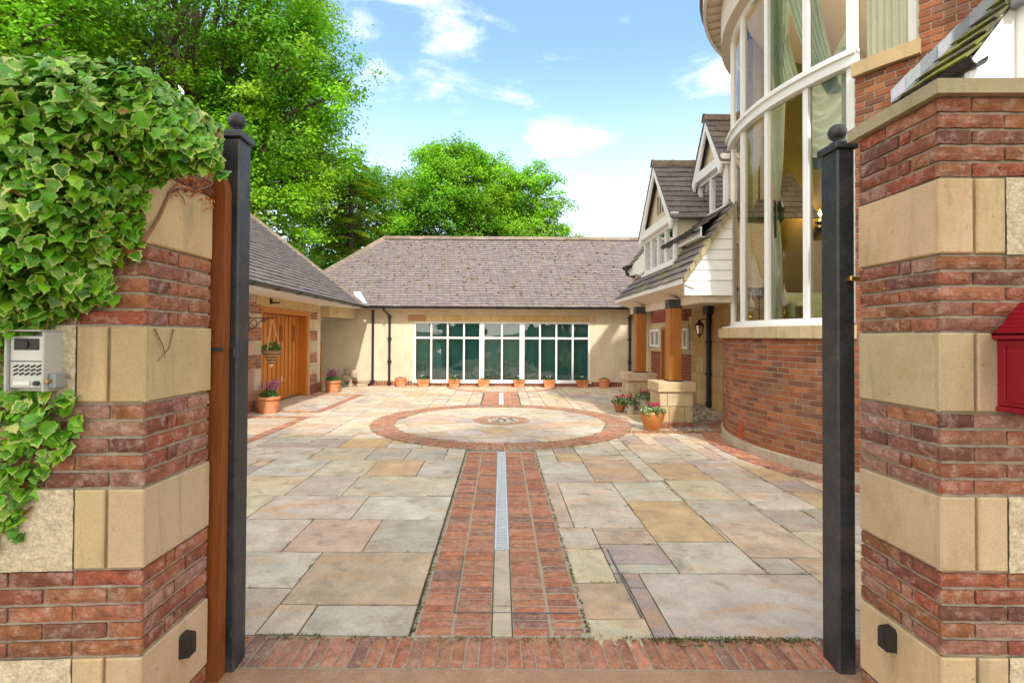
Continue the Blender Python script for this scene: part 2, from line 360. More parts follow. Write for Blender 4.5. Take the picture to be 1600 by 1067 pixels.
def leafmesh(name, pos, nrm, size, tint, m, parent=None, asp=.6, axis=None):
    n = len(pos); nrm = nrm/np.linalg.norm(nrm, axis=1, keepdims=True)
    a = rng.normal(size=(n, 3)) if axis is None else axis+rng.normal(size=(n, 3))*.15
    a -= nrm*(a*nrm).sum(1, keepdims=True); a /= np.linalg.norm(a, axis=1, keepdims=True); b = np.cross(nrm, a)
    s = size[:, None]; V = np.empty((n, 4, 3), np.float32)
    V[:, 0] = pos-a*s*.5; V[:, 1] = pos+b*s*asp*.5; V[:, 2] = pos+a*s*.5-nrm*s*.12; V[:, 3] = pos-b*s*asp*.5
    V = V.reshape(-1, 3)-np.array(ORG.get(parent.name, Vector()) if parent else Vector(), np.float32)
    me = bpy.data.meshes.new(name); me.vertices.add(4*n); me.loops.add(4*n); me.polygons.add(n)
    me.vertices.foreach_set('co', V.ravel()); me.loops.foreach_set('vertex_index', np.arange(4*n, dtype=np.int32))
    me.polygons.foreach_set('loop_start', np.arange(0, 4*n, 4, dtype=np.int32))
    at = me.attributes.new('tint', 'FLOAT_COLOR', 'FACE'); at.data.foreach_set('color', np.concatenate([tint, np.ones((n, 1))], 1).astype(np.float32).ravel())
    me.materials.append(m); me.update(calc_edges=True); me.validate()
    o = bpy.data.objects.new(name, me); COL.objects.link(o)
    if parent: o.parent = parent; ORG[o.name] = ORG[parent.name]
    return o

# ------------------------------------------------------------------ ground and paving
D0, D1 = 2.18, 2.41           # the soldier course behind the threshold
YB = 14.5                     # rear wall
mb = MB(); mb.box((-300, -300, -.4), (300, 600, -.05)); struct(mb.build('ground', m_ground))
mb = MB(); mb.box((-7.0, D0, -.045), (7.2, YB+.3, -.009)); struct(mb.build('courtyard_ground', m_soil))
mb = MB(); mb.box((-3.6, -6, -.049), (3.6, D0-.004, -.002), b=.0); struct(mb.build('concrete_road', m_conc))
TC, TR = Vector((5.95, 6.40, 0)), 2.91    # round tower
XL, XR = -.415, .430
gridS = .025; gx0, gy0 = -6.8, D1+.01
NX, NY = int(13.8/gridS), int((YB+.1-gy0)/gridS)
occ = np.zeros((NY, NX), bool); slabs = []
gi = lambda X: int(round((X-gx0)/gridS)); gj = lambda Y: int(round((Y-gy0)/gridS))
def put(x0, x1, y0, y1, col):
    i0, i1, j0, j1 = max(0, gi(x0)), min(NX, gi(x1)), max(0, gj(y0)), min(NY, gj(y1))
    if i1 <= i0 or j1 <= j0 or occ[j0:j1, i0:i1].any(): 
        return
    occ[j0:j1, i0:i1] = True; slabs.append((gx0+i0*gridS, gx0+i1*gridS, gy0+j0*gridS, gy0+j1*gridS, col))
occ[:gj(12.82), gi(XL):gi(XR)] = True
CRM, GRY, PNK, ORA, PUR, BRN, PAL = (.59, .51, .38), (.53, .48, .40), (.55, .43, .335), (.58, .41, .25), (.37, .31, .285), (.55, .42, .295), (.59, .54, .45)
yd = lambda y: G(783, y).y
for y0, y1, cuts, cols in [
    (990, 945, [-1.145, -.95, XL], [CRM, PAL]), (990, 920, [-2.4, -1.145], [CRM]), (919, 863, [-2.3, -1.145], [PAL]), (945, 863, [-1.145, XL], [BRN]),
    (863, 811, [-2.4, -1.43, -.895, XL], [PAL, PNK, GRY]), (811, 775, [-2.6, -1.94, -1.14, XL], [CRM, PAL, PAL]),
    (775, 745, [-2.7, -1.90, -1.39, XL], [CRM, GRY, CRM]), (745, 719, [-2.55, -1.90, -1.37, -.843, XL], [PAL, CRM, ORA, GRY]),
    (719, 700, [-3.1, -2.2, -1.55, -1.1, -.65, XL], [PAL, CRM, GRY, GRY, GRY])]:
    for k in range(len(cuts)-1): put(cuts[k], cuts[k+1], yd(y0), yd(y1), cols[k])
for xl, xr, yn, yf, c in [(290, 497, 860, 800, CRM), (515, 590, 858, 672, PUR), (432, 482, 668, 615, PUR), (607, 1482, 858, 612, PAL),
    (258, 463, 798, 661, BRN), (213, 390, 658, 516, CRM), (372, 628, 612, 577, GRY), (318, 603, 574, 431, GRY), (175, 316, 514, 431, GRY), (150, 207, 428, 247, CRM),
    (210, 490, 428, 245, PAL), (627, 975, 606, 486, PAL), (545, 838, 486, 318, ORA), (98, 286, 244, 212, GRY), (88, 265, 211, 157, PAL), (286, 495, 242, 152, BRN),
    (64, 131, 156, 115, PAL), (131, 303, 154, 106, CRM), (410, 648, 317, 238, PUR), (655, 893, 315, 234, CRM), (790, 1020, 405, 318, GRY), (500, 572, 234, 168, PAL),
    (572, 778, 232, 168, ORA), (915, 1240, 547, 407, PNK), (930, 1145, 603, 549, CRM), (1015, 1230, 405, 352, GRY), (962, 1200, 352, 284, PAL), (852, 1070, 283, 210, GRY)]:
    q = lambda cx, cy: G(820+cx/2.622, 660+cy/2.622)
    a, b, d = q(xl, yn), q(xr, yn), q(xl, yf); put(a.x, b.x, a.y, d.y, c)
def grow(b, m=4):                     # close narrow gaps between the laid flags
    i0, i1, j0, j1 = b
    for side in range(4):
        for k in range(m, 0, -1):
            if side == 0: a, e = (slice(j0, j1), slice(i1, i1+k)), (slice(j0, j1), slice(i1+k, i1+k+1))
            elif side == 1: a, e = (slice(j0, j1), slice(max(0, i0-k), i0)), (slice(j0, j1), slice(max(0, i0-k-1), max(0, i0-k)))
            elif side == 2: a, e = (slice(j1, j1+k), slice(i0, i1)), (slice(j1+k, j1+k+1), slice(i0, i1))
            else: a, e = (slice(max(0, j0-k), j0), slice(i0, i1)), (slice(max(0, j0-k-1), max(0, j0-k)), slice(i0, i1))
            if occ[a].size and not occ[a].any() and (occ[e].size == 0 or occ[e].mean() > .5):
                occ[a] = True
                if side == 0: i1 += k
                elif side == 1: i0 -= k
                elif side == 2: j1 += k
                else: j0 -= k
                break
    return i0, i1, j0, j1
for n_, sl_ in enumerate(slabs):
    b = grow((round((sl_[0]-gx0)/gridS), round((sl_[1]-gx0)/gridS), round((sl_[2]-gy0)/gridS), round((sl_[3]-gy0)/gridS)))
    slabs[n_] = (gx0+b[0]*gridS, gx0+b[1]*gridS, gy0+b[2]*gridS, gy0+b[3]*gridS, sl_[4])
for j in range(NY):
    for i in range(NX):
        if occ[j, i]: continue
        w = 2*random.choice([6, 8, 9, 12, 12, 15, 18, 21]); h = 2*random.choice([5, 6, 8, 9, 12])
        ww = 0
        while ww < w and i+ww < NX and not occ[j, i+ww]: ww += 1
        k = ww
        while k < w+8 and i+k < NX and not occ[j, i+k]: k += 1
        if k < w+8 and k-ww <= 8: ww = k
        hh = 1
        while hh < h and j+hh < NY and not occ[j+hh, i:i+ww].any(): hh += 1
        if j+hh+6 > NY: hh = NY-j
        if occ[j:j+hh, i:i+ww].any(): hh = 1
        x0, y0 = gx0+i*gridS, gy0+j*gridS
        occ[j:j+hh, i:i+ww] = True; slabs.append((x0, x0+ww*gridS, y0, y0+hh*gridS, None))
fl = planef((0, 0, 0), (1, 0, 0), (0, 1, 0), (0, 0, 1))
mb = MB(); joints = []
for x0, x1, y0, y1, c in slabs:
    c = pick([c], .06) if c else pick(P_SLB, .07)
    g = .0045
    if min(x1-x0, y1-y0) < .07: c = pick(P_SLB, .07)
    if y0 < 8: mb.panel(fl, x0+g, x1-g, y0+g, y1-g, random.uniform(-.0015, .0015), .004, c, (max(2, int((x1-x0)/.07)), max(2, int((y1-y0)/.07))), .0055, w0=-.03)
    else: mb.panel(fl, x0+g, x1-g, y0+g, y1-g, random.uniform(-.002, .002), .004, c, w0=-.03, jit=.004)
    if y0 < 9: joints.append((x0, x1, y0, y1))
struct(mb.build('courtyard_pavement', m_slab))
# brick strips of the courtyard
mb = MB(); base = MB()
DX0, DX1 = -.040, .064
lay(mb, lambda u, v, w: Vector((v, u, w)), D1+.012, 6.25, XL+.02, -.228, .058, .17, .009, .004, .005, P_PAV, bond=0, grid=(2, 5), amp=.004)
lay(mb, lambda u, v, w: Vector((v, u, w)), D1+.012, 6.25, -.222, DX0, .058, .17, .009, .004, .005, P_PAV, bond=0, grid=(2, 5), amp=.004)
lay(mb, lambda u, v, w: Vector((v, u, w)), D1+.012, 6.25, DX1, .242, .058, .17, .009, .004, .005, P_PAV, bond=0, grid=(2, 5), amp=.004)
lay(mb, lambda u, v, w: Vector((v, u, w)), D1+.012, 6.25, .250, XR-.02, .058, .17, .009, .004, .005, P_PAV, bond=0, grid=(2, 5), amp=.004)
for a, b in ((-.39, -.21), (-.21, DX0), (DX1, .22), (.22, .40)):
    lay(mb, lambda u, v, w: Vector((v, u, w)), 10.4, 12.8, a, b, .062, .17, .01, .004, .005, P_PAV, bond=0)
base.box((XL, D1, -.03), (DX0, 6.3, -.003)); base.box((DX1, D1, -.03), (XR, 6.3, -.003)); base.box((-.39, 10.4, -.03), (DX0, 12.8, -.003)); base.box((DX1, 10.4, -.03), (.40, 12.8, -.003))
o = struct(mb.build('brick_path', m_paver)); p = base.build('path_mortar', m_mortar, o)
mb = MB(); base = MB()
lay(mb, fl, -1.95, 2.3, D0+.004, D1, .0565, D1-D0, .0055, .003, .006, P_PAV, bond=0, grid=(3, 6), amp=.0035)
base.box((-2.0, D0, -.03), (2.35, D1+.004, -.004))
o = struct(mb.build('brick_kerb', m_paver)); base.build('kerb_mortar', m_mortarg, o)
# great ring
RC, RO, RI = Vector((0.0, 8.42, 0)), 2.08, 1.71
pol = lambda u, v, w: RC+Vector((math.cos(u)*v, math.sin(u)*v, w))
def ringbed(mb, c, r0, r1, z, n=72, a0=0, a1=2*math.pi, t=(1, 1, 1)):
    V = []; full = abs(a1-a0) > 6.28
    for i in range(n+1):
        a = a0+(a1-a0)*i/n
        V += [c+Vector((math.cos(a)*r, math.sin(a)*r, zz)) for r, zz in ((r0, -.03), (r0, z), (r1, z), (r1, -.03))]
    mb.quadmesh(V, [[i*4+k, i*4+k+1, i*4+5+k, i*4+4+k] for i in range(n) for k in range(3)], t)
mb = MB(); base = MB(); ringbed(base, RC, RI, RO, .006)
for r0, r1 in ((RI+.005, (RI+RO)/2-.004), ((RI+RO)/2+.004, RO-.004)):
    n = int(2*math.pi*r0/.068)
    for k in range(n):
        a = 2*math.pi*k/n; mb.panel(pol, a+.003, a+2*math.pi/n-.003, r0, r1, .014, .005, pick(P_RNG), grid=None, jit=.001)
o = struct(mb.build('brick_ring_path', m_paver)); base.build('ring_mortar', m_mortarg, o)
# slabs inside the ring, laid on the diagonal
mb = MB(); bed = MB(); ringbed(bed, RC, .46, RI, .004)
ca, sa = math.cos(R_(24)), math.sin(R_(24)); y = -1.8
while y < 1.75:
    h = random.choice([.35, .45, .55]); x = -1.9-random.random()*.4
    while x < 1.8:
        w = random.choice([.4, .55, .7, .85]); q = []
        for a, b in ((x+.006, y+.006), (x+w-.006, y+.006), (x+w-.006, y+h-.006), (x+.006, y+h-.006)): q.append((a, b))
        # subdivide the outline and pull it onto the circle
        P = []
        for k in range(4):
            p0, p1 = q[k], q[(k+1) % 4]
            for s in range(6): P.append((p0[0]+(p1[0]-p0[0])*s/6, p0[1]+(p1[1]-p0[1])*s/6))
        out = []
        for a, b in P:
            r = math.hypot(a, b)
            if r > RI-.004: a, b = a*(RI-.004)/r, b*(RI-.004)/r
            out.append((a, b))
        ar = abs(sum(out[i][0]*out[i-1][1]-out[i-1][0]*out[i][1] for i in range(len(out))))/2
        if ar > .01:
            z = .0095+random.uniform(-.001, .001); mb.prism([RC+Vector((a*ca-b*sa, a*sa+b*ca, z)) for a, b in out], (0, 0, -.03), pick(P_SLB, .07))
        x += w
    y += h
struct(mb.build('circle_pavement', m_slab)); struct(bed.build('circle_ground', m_mortar))
# medallion
MC = RC+Vector((.02, .1, 0)); pm = lambda u, v, w: MC+Vector((math.cos(u)*v, math.sin(u)*v, w))
mb = MB(); n = 40
for r0, r1 in ((.285, .375), (.38, .465)):
    for k in range(n): mb.panel(pm, 2*math.pi*k/n+.01, 2*math.pi*(k+1)/n-.01, r0, r1, .017, .004, pick([(.42, .235, .16), (.38, .205, .14), (.34, .2, .14)]))
for k in range(150):
    a = random.random()*6.28; r = .26*math.sqrt(random.random()); mb.obox(pm(a, r, .012), (random.uniform(.012, .03), random.uniform(.012, .022), .006), Matrix.Rotation(random.random()*3, 3, 'Z'), pick([(.12, .15, .19), (.22, .26, .32), (.55, .48, .34), (.5, .32, .12), (.12, .09, .06), (.6, .55, .45)]), .004)
ringbed(mb, MC, .001, .47, .0125, 40, t=(.42, .36, .26)); tag(mb.build('mosaic_medallion', m_pink), 'small round pebble mosaic medallion in a brick border at the middle of the paved circle', 'mosaic')
# arc, side borders, porch edging
mb = MB(); AC = Vector((0.02, 14.42, 0)); n = 50
for k in range(n):
    a = math.pi+math.pi*k/n
    mb.panel(lambda u, v, w: AC+Vector((math.cos(u)*v, math.sin(u)*v, w)), a+.004, a+math.pi/n-.004, 1.42, 1.55, .010, .004, pick(P_PAV))
for x0, x1, y0, y1 in ((-3.42, -3.27, 5.0, 8.72), (-4.5, -3.27, 8.73, 8.85), (-4.5, -3.27, 9.35, 9.47), (-3.42, -3.27, 9.48, 12.1), (-4.5, -3.27, 12.11, 12.25)):
    lg = (y1-y0) > (x1-x0); f = (lambda u, v, w: Vector((v, u, w))) if lg else fl
    a = (y0, y1, x0, x1) if lg else (x0, x1, y0, y1)
    lay(mb, f, *a, .065, .15, .008, .010, .004, P_PAV, bond=0)
lay(mb, fl, 1.95, 3.3, 7.50, 7.62, .065, .12, .008, .022, .006, [(.30, .17, .08), (.26, .15, .06), (.34, .16, .10)], bond=0)
tp = lambda u, v, w: TC+Vector((-math.cos(u)*v, -math.sin(u)*v, w))
for r0, r1 in ((TR+.05, TR+.17), (TR+.175, TR+.29)):
    n = 120
    for k in range(n):
        a = R_(-60)+R_(150)*k/n; mb.panel(tp, a+.001, a+R_(150)/n-.002, r0, r1, .014, .005, pick(P_PAV))
struct(mb.build('brick_edging_path', m_paver))
mb = MB()
for k in range(900):
    x, y = random.uniform(3.1, 4.15), random.uniform(8.6, 13.5)
    if random.random() < .45: x, y = random.uniform(2.6, 3.2), random.uniform(7.68, 7.95)
    r = random.uniform(.018, .045); mb.lathe([(.001, r*.6), (r*.6, r*.5), (r, r*.1), (r*.8, -.02)], (x, y, .006), 6, pick([(.30, .26, .22), (.42, .36, .28), (.22, .2, .19), (.38, .26, .19)]))
stuff(tag(mb.build('pebbles', m_pebble, None, True), 'strip of small mixed pebbles along the porch floor', 'pebbles'))
# drain
t = thing('drain_channel', 'long galvanised slot drain running down the middle of the near brick path', 'drain', (0, 3.38, 0))
def drain(t, y0, y1):
    mb = MB(); X0, X1 = DX0+.004, DX1-.004
    mb.box((X0, y0, -.02), (X0+.012, y1, .006)); mb.box((X1-.012, y0, -.02), (X1, y1, .006))
    y = y0
    while y < y1-.02:
        mb.box((X0+.0125, y, -.01), (X1-.0125, y+.014, .004)); y += .028
    mb.build('grating', m_alu, t)
    mb = MB(); mb.box((X0, y0, -.05), (X1, y1, -.022)); mb.build('channel', m_dark, t)
drain(t, 3.38, 6.28)
t = thing('drain_channel', 'short piece of slot drain between the paved circle and the pool room', 'drain', (0, 10.55, 0)); drain(t, 10.55, 12.75)
mb = MB(); mb.box((DX0+.006, D1+.01, -.03), (DX1-.006, 2.68, .001), b=.003); mb.box((DX0+.006, 2.69, -.03), (DX1-.006, 3.37, .002), b=.003); struct(mb.build('concrete_path', m_concg))
mb = MB()     # inspection-cover edging let into the slabs
A, B = G(820+335/2.622, 660+518/2.622), G(820+463/2.622, 660+798/2.622)
mb.box((A.x+.0, B.y, -.01), (A.x+.009, A.y, .003), (.5, .48, .46)); mb.box((-.233, 2.62, -.01), (-.228, 3.3, .003), (.6, .55, .5)); mb.box((-.233, 2.615, -.01), (XR-.03, 2.62, .003), (.6, .55, .5))
tag(mb.build('cover_frame', m_lead), 'thin metal edge of the drain inspection cover let into the paving', 'cover frame')
# moss in the joints
mb = MB()
def tuft(p, n, r, hgt, pal):
    for k in range(n):
        a = random.random()*6.28; q = p+Vector((math.cos(a)*r*random.random(), math.sin(a)*r*random.random(), 0))
        mb.leaf(q, (random.uniform(-1, 1), random.uniform(-1, 1), .8), (random.uniform(-1, 1), random.uniform(-1, 1), .6), hgt*random.uniform(.6, 1.3), hgt*.5, pick(pal, .25))
PM = [(.10, .17, .02), (.16, .20, .03), (.07, .11, .02), (.20, .13, .05)]
for x0, x1, y0, y1 in joints:
    for k in range(2):
        if random.random() < .55:
            h = random.random() < .5
            p = Vector((random.uniform(x0, x1), y0, 0)) if h else Vector((x0, random.uniform(y0, y1), 0))
            L = random.choice([.03, .06, .16])
            for s in range(int(L/.012)):
                tuft(p+(Vector((s*.012, 0, 0)) if h else Vector((0, s*.012, 0))), 4, .006, .010, PM)
for X in (XL+.004, XR-.004):
    for k in range(420):
        y = 2.45+3.8*random.random()**1.3; tuft(Vector((X+random.uniform(-.008, .008), y, -.004)), 4, .010, .011, PM+[(.13, .07, .04)]*3)
for k in range(500):
    x = random.uniform(.7, 1.5) if random.random() < .55 else random.uniform(-1.2, 1.4)
    tuft(Vector((x, D1-.002-abs(random.gauss(0, .03)), .002)), 4, .014, .011, PM+[(.13, .08, .04)])
for k in range(260):
    a = random.random()*6.28; r = random.choice([RI, RO]); tuft(RC+Vector((math.cos(a)*r, math.sin(a)*r, .008)), 5, .03, .02, PM)
stuff(tag(mb.build('moss', m_plant), 'moss and small weeds growing in the paving joints', 'moss'))

# ------------------------------------------------------------------ gate pillars
def gate_pillar(t, cx, sgn, bands, top, ivy):
    y0, y1 = 1.70, 2.07; W = 1.9
    a = .06*(-1 if sgn < 0 else 0.25)
    Uf = Vector((sgn, -abs(a), 0)).normalized(); Nf = Vector((sgn*abs(Uf.y), -abs(Uf.x), 0))
    if sgn < 0: Nf = Vector((abs(Uf.y), -abs(Uf.x), 0))
    else: Nf = Vector((-abs(Uf.y), -abs(Uf.x), 0))
    c0 = Vector((cx, y0, 0)); far = c0+Uf*W
    core = MB(); core.prism([(cx, y0, -.1), (cx, y1, -.1), (far.x, y1, -.1), (far.x, far.y, -.1)][::1], (0, 0, top+.1)); core.build('mortar_core', m_mortarg, t)
    fi = planef((cx, y0, 0), (0, 1, 0), (0, 0, 1), (-sgn, 0, 0)); ff = planef((cx, y0, 0), Uf, (0, 0, 1), Nf)
    H = .012; D = y1-y0
    br = MB(); st = MB(); rd = MB(); row = 0
    for z0, z1, kind in bands:
        if kind == 'b':
            n = max(1, round((z1-z0)/.0565)); ph = (z1-z0)/n
            for r in range(n):
                v0, v1 = z0+r*ph+.0055, z0+(r+1)*ph-.0055; row += 1
                cuts = [0, .115, .165, D] if row % 2 else [0, .23, D]
                for k in range(len(cuts)-1):
                    br.panel(fi, cuts[k]+(.005 if k else 0), cuts[k+1]-(.005 if k < len(cuts)-2 else 0), v0, v1, H, .004, pick(P_RUS), (7, 3), .006)
                u = -H; k = 0
                while u < W:
                    L = (.098 if row % 2 == 0 else .205) if k == 0 else .2
                    if k == 0: L += H
                    br.panel(ff, u+(.005 if k else 0), u+L-.005, v0, v1, H, .004, pick(P_RUS), (7, 3), .006); u += L; k += 1
        else:
            c = pick(P_STO, .09)
            st.panel(fi, 0, D, z0+.004, z1-.004, H+.004, .005, c)
            st.panel(ff, -H-.004, .097, z0+.004, z1-.004, H+.004, .005, tuple(x*.98 for x in c))
            st.panel(ff, .109, .203, z0+.004, z1-.004, H+.003, .005, pick(P_STO, .06))
            gu, gv = 56, 12; V = []
            for j in range(gv+1):
                for i in range(gu+1):
                    u = .206+(W-.206)*i/gu; v = z0+(z1-z0)*j/gv; V.append(ff(u, v, .013+.005*noise.noise((u*40, v*40, sgn))))
            rd.quadmesh(V, [[j*(gu+1)+i, j*(gu+1)+i+1, (j+1)*(gu+1)+i+1, (j+1)*(gu+1)+i] for j in range(gv) for i in range(gu)])
    br.build('brick_courses', m_rustic, t); st.build('quoin_stones', m_stone, t); rd.build('render_panels', m_dash, t)
    cp = MB(); o = .035
    fx = far+Nf*o
    cp.prism([(cx-sgn*o, y0-o, top), (cx-sgn*o, y1+o, top), (far.x, y1+o, top), (fx.x, fx.y, top)], (0, 0, .048), (.40, .34, .22)); cp.build('coping', m_stone, t)
    return fi, ff
bl = [(-.05, .083, 'b'), (.083, .349, 's'), (.349, .632, 'b'), (.632, .896, 's'), (.896, 1.174, 'b'), (1.174, 1.43, 's'), (1.43, 1.70, 'b'), (1.70, 1.955, 's'), (1.955, 2.19, 'b')]
b2 = [(-.05, .083, 'b'), (.083, .362, 's'), (.362, .636, 'b'), (.636, .885, 's'), (.885, 1.157, 'b'), (1.157, 1.423, 's'), (1.423, 1.679, 'b'), (1.679, 1.934, 's'), (1.934, 2.205, 'b')]
t = thing('gate_pillar', 'brick and sandstone banded gate pillar overgrown with variegated ivy', 'gate pillar', (-1.4, 1.9, 0)); fiL, ffL = gate_pillar(t, -1.186, -1, bl, 2.19, True)
t = thing('gate_pillar', 'bare brick and sandstone banded gate pillar with stone coping beside the red post box', 'gate pillar', (1.7, 1.9, 0)); fiR, ffR = gate_pillar(t, 1.46, 1, b2, 2.205, False)
def wallbox(f, u, z, label):
    mb = MB(); P = [(0, 0), (.052, 0), (.052, .072), (.044, .084), (.008, .084), (0, .072)]
    a = [f(u+x, z+y, .016) for x, y in P]; b = [f(u+.004+x*.85, z+.003+y*.93, .052) for x, y in P]
    mb.quadmesh(a+b, [[0, 1, 7, 6], [1, 2, 8, 7], [2, 3, 9, 8], [3, 4, 10, 9], [4, 5, 11, 10], [5, 0, 6, 11], list(range(6, 12)), list(range(6))[::-1]])
    o = mb.build('gate_sensor', m_dark); tag(o, label, 'gate sensor', 'black sensors low on the gate pillars')
    mb = MB(); mb.quadmesh([f(u+.014+x*.5, z+.016+y*.62, .0535) for x, y in P], [list(range(6))]); mb.build('lens', m_black, o)
q = atX(280, 1022, -1.186); wallbox(fiL, q.y-1.70-.03, q.z, 'small black sensor box low on the ivy clad gate pillar')
q = atX(1399, 1013, 1.46); wallbox(fiR, q.y-1.70-.03, q.z, 'small black sensor box low on the gate pillar with the post box')

# gate posts
def gate_post(x0, x1, y0, y1, H, label):
    c = Vector(((x0+x1)/2, (y0+y1)/2, 0)); t = thing('gate_post', label, 'gate post', c, 'black steel gate posts')
    mb = MB(); mb.box((x0, y0, -.06), (x1, y1, H), b=.007); mb.build('post', m_iron, t)
    mb = MB(); o = .012; mb.box((x0-o, y0-o, H-.002), (x1+o, y1+o, H+.03), b=.005)
    mb.quadmesh([(x0-o+.005, y0-o+.005, H+.03), (x1+o-.005, y0-o+.005, H+.03), (x1+o-.005, y1+o-.005, H+.03), (x0-o+.005, y1+o-.005, H+.03), c+Vector((0, 0, H+.038))], [[0, 1, 4], [1, 2, 4], [2, 3, 4], [3, 0, 4]]); mb.build('cap', m_iron, t)
    mb = MB(); r = .037
    mb.lathe([(.03, H+.03), (.031, H+.042), (.018, H+.048), (.017, H+.055)]+[(r*math.sin(a), H+.088-r*math.cos(a)) for a in [math.pi*k/14 for k in range(2, 15)]], (c.x, c.y, 0), 24); mb.build('ball_finial', m_iron, t, 'all')
    return t
tp1 = gate_post(1.420, 1.494, 2.158, 2.272, 2.205, 'black steel gate post with ball top standing free in front of the curved window')
mb = MB(); z = atY(1325, 436, 2.15).z
mb.box((1.445, 2.115, z-.012), (1.56, 2.135, z+.010), b=.004); mb.box((1.455, 2.135, z-.009), (1.475, 2.158, z+.006)); mb.box((1.505, 2.10, z-.03), (1.52, 2.1145, z-.012)); mb.build('latch', m_brass, tp1)
tp2 = gate_post(-1.187, -1.107, 2.150, 2.252, 2.235, 'dark steel gate post with ball top beside the edge of the wooden gate')
for z in (1.33, .17):
    mb = MB(); mb.box((-1.132, 2.141, z-.04), (-1.108, 2.1499, z+.04), b=.002); mb.tube([(-1.115, 2.137, z-.02), (-1.115, 2.137, z+.02)], .006); mb.build('guide_roller', m_iron, tp2)
t = thing('wooden_gate', 'brown varnished wooden sliding gate drawn back behind the ivy clad pillar', 'gate', (-1.8, 2.11, 0))
mb = MB(); prof = [(-1.235, -.02), (-1.137, -.02), (-1.132, 1.99), (-1.138, 2.03), (-1.15, 2.055), (-1.17, 2.068), (-1.19, 2.072), (-1.235, 2.072)]
mb.prism([(x, 2.088, z) for x, z in prof], (0, .052, 0)); mb.build('stile', m_gate, t)
mb = MB()
for k in range(12): mb.box((-2.6+k*.114, 2.095, .02), (-2.6+k*.114+.111, 2.125, 2.0), pick([(1, 1, 1)], .12), b=.004)
mb.build('planks', m_gate, t)
mb = MB()
for z in (.25, 1.0, 1.75): mb.box((-2.6, 2.126, z-.06), (-1.24, 2.15, z+.06), b=.004)
mb.build('rails', m_gate, t)
mb = MB(); mb.box((-1.19, 2.082, 1.335), (-1.133, 2.0875, 1.35)); mb.build('lock_plate', m_iron, t)
for a, b, c in ((1.70, 1.86, 2.128), (1.30, 1.42, 2.12)): mb = MB(); mb.box((-1.1335, 2.104, a), (-1.1305, c-.004, b)); mb.build('hinge_slot', m_gate, t)

# intercom
c = atY(55, 565, 1.64); t = thing('intercom', 'silver video door intercom under a hood on the ivy clad pillar', 'intercom', c)
px = lambda x, y, Y=1.60: atY(x, y, Y)
mb = MB(); x0, x1 = -1.556, -1.432; z0, z1 = px(50, 613).z, px(50, 515).z
mb.box((x0, 1.59, z1-.006), (x1, 1.685, z1), b=.002); mb.box((x1-.006, 1.603, z0), (x1, 1.685, z1-.0065), b=.002); mb.box((x0, 1.603, z0), (x0+.006, 1.685, z1-.0065), b=.002); mb.box((x0+.0065, 1.64, z0), (x1-.0065, 1.685, z1-.0065)); mb.build('hood', m_silver, t)
mb = MB(); zm = px(40, 565).z
xp0, xp1 = x0+.008, x1-.008
mb.box((xp0, 1.615, zm+.001), (xp1, 1.6395, z1-.02), (1.2, 1.22, 1.2), b=.002); mb.build('camera_panel', m_silver, t)
mb = MB(); mb.box((xp0+.014, 1.612, zm+.036), (xp1-.016, 1.6148, zm+.072), b=.001); mb.tube([(xp0+.05, 1.612, zm+.054), (xp0+.05, 1.608, zm+.054)], .012, 14); mb.build('camera_window', m_dark, t)
mb = MB(); mb.box((xp0, 1.615, z0+.012), (xp1, 1.6395, zm-.001), (1.15, 1.17, 1.15), b=.002); o = mb.build('speaker_panel', m_silver, t)
mb = MB()
for r in range(3):
    for k in range(5): mb.obox((xp0+.02+k*.018, 1.6146, zm-.015-r*.012), (.008, .001, .0028), Matrix.Rotation(R_(-25), 3, 'Y'))
mb.build('speaker_slots', m_dark, o)
mb = MB(); mb.box((xp0+.012, 1.611, z0+.02), (xp0+.066, 1.6148, z0+.034), (1.5, 1.5, 1.45), b=.001); mb.build('name_card', m_silver, o)
mb = MB(); mb.tube([(xp0+.088, 1.6148, z0+.027), (xp0+.088, 1.606, z0+.027)], .008, 14); mb.build('call_button', m_iron, o)
mb = MB(); zz = px(100, 597).z; mb.box((x1+.0005, 1.62, zz-.022), (x1+.022, 1.665, zz+.024), (.6, .62, .64), b=.003); mb.build('lock_box', m_silver, t)
mb = MB(); mb.tube([(x1+.008, 1.6195, zz+.002), (x1+.008, 1.605, zz+.002)], .006, 10); mb.build('lock_barrel', m_brass, t)

# red post box
X0 = 1.627; zb = 1.165; zt = 1.40
t = thing('post_box', 'crimson wall mounted letter box with tiled hip roof', 'post box', (X0+.16, 1.6, zb))
mb = MB(); X1 = X0+.30
mb.box((X0, 1.53, zb+.018), (X1, 1.683, zt), b=.004); mb.box((X0-.006, 1.52, zb), (X1+.006, 1.684, zb+.0175), b=.004); mb.build('body', m_red, t)
mb = MB()
for y0, y1, in ((1.555, 1.655),):
    for a, b, e, g in ((y0, y1, zb+.035, zb+.04), (y0, y1, zt-.025, zt-.02), (y0, y0+.005, zb+.04, zt-.025), (y1-.005, y1, zb+.04, zt-.025)): mb.box((X0-.0045, a, e), (X0-.0005, b, g), b=.001)
mb.box((X0+.02, 1.5245, zb+.03), (X1-.02, 1.5295, zt-.06), b=.003); mb.build('door', m_red, t)
mb = MB(); e0, e1, f0, f1 = X0-.016, X1+.016, 1.505, 1.684
mb.box((e0, f0, zt), (e1, f1, zt+.022), b=.003)
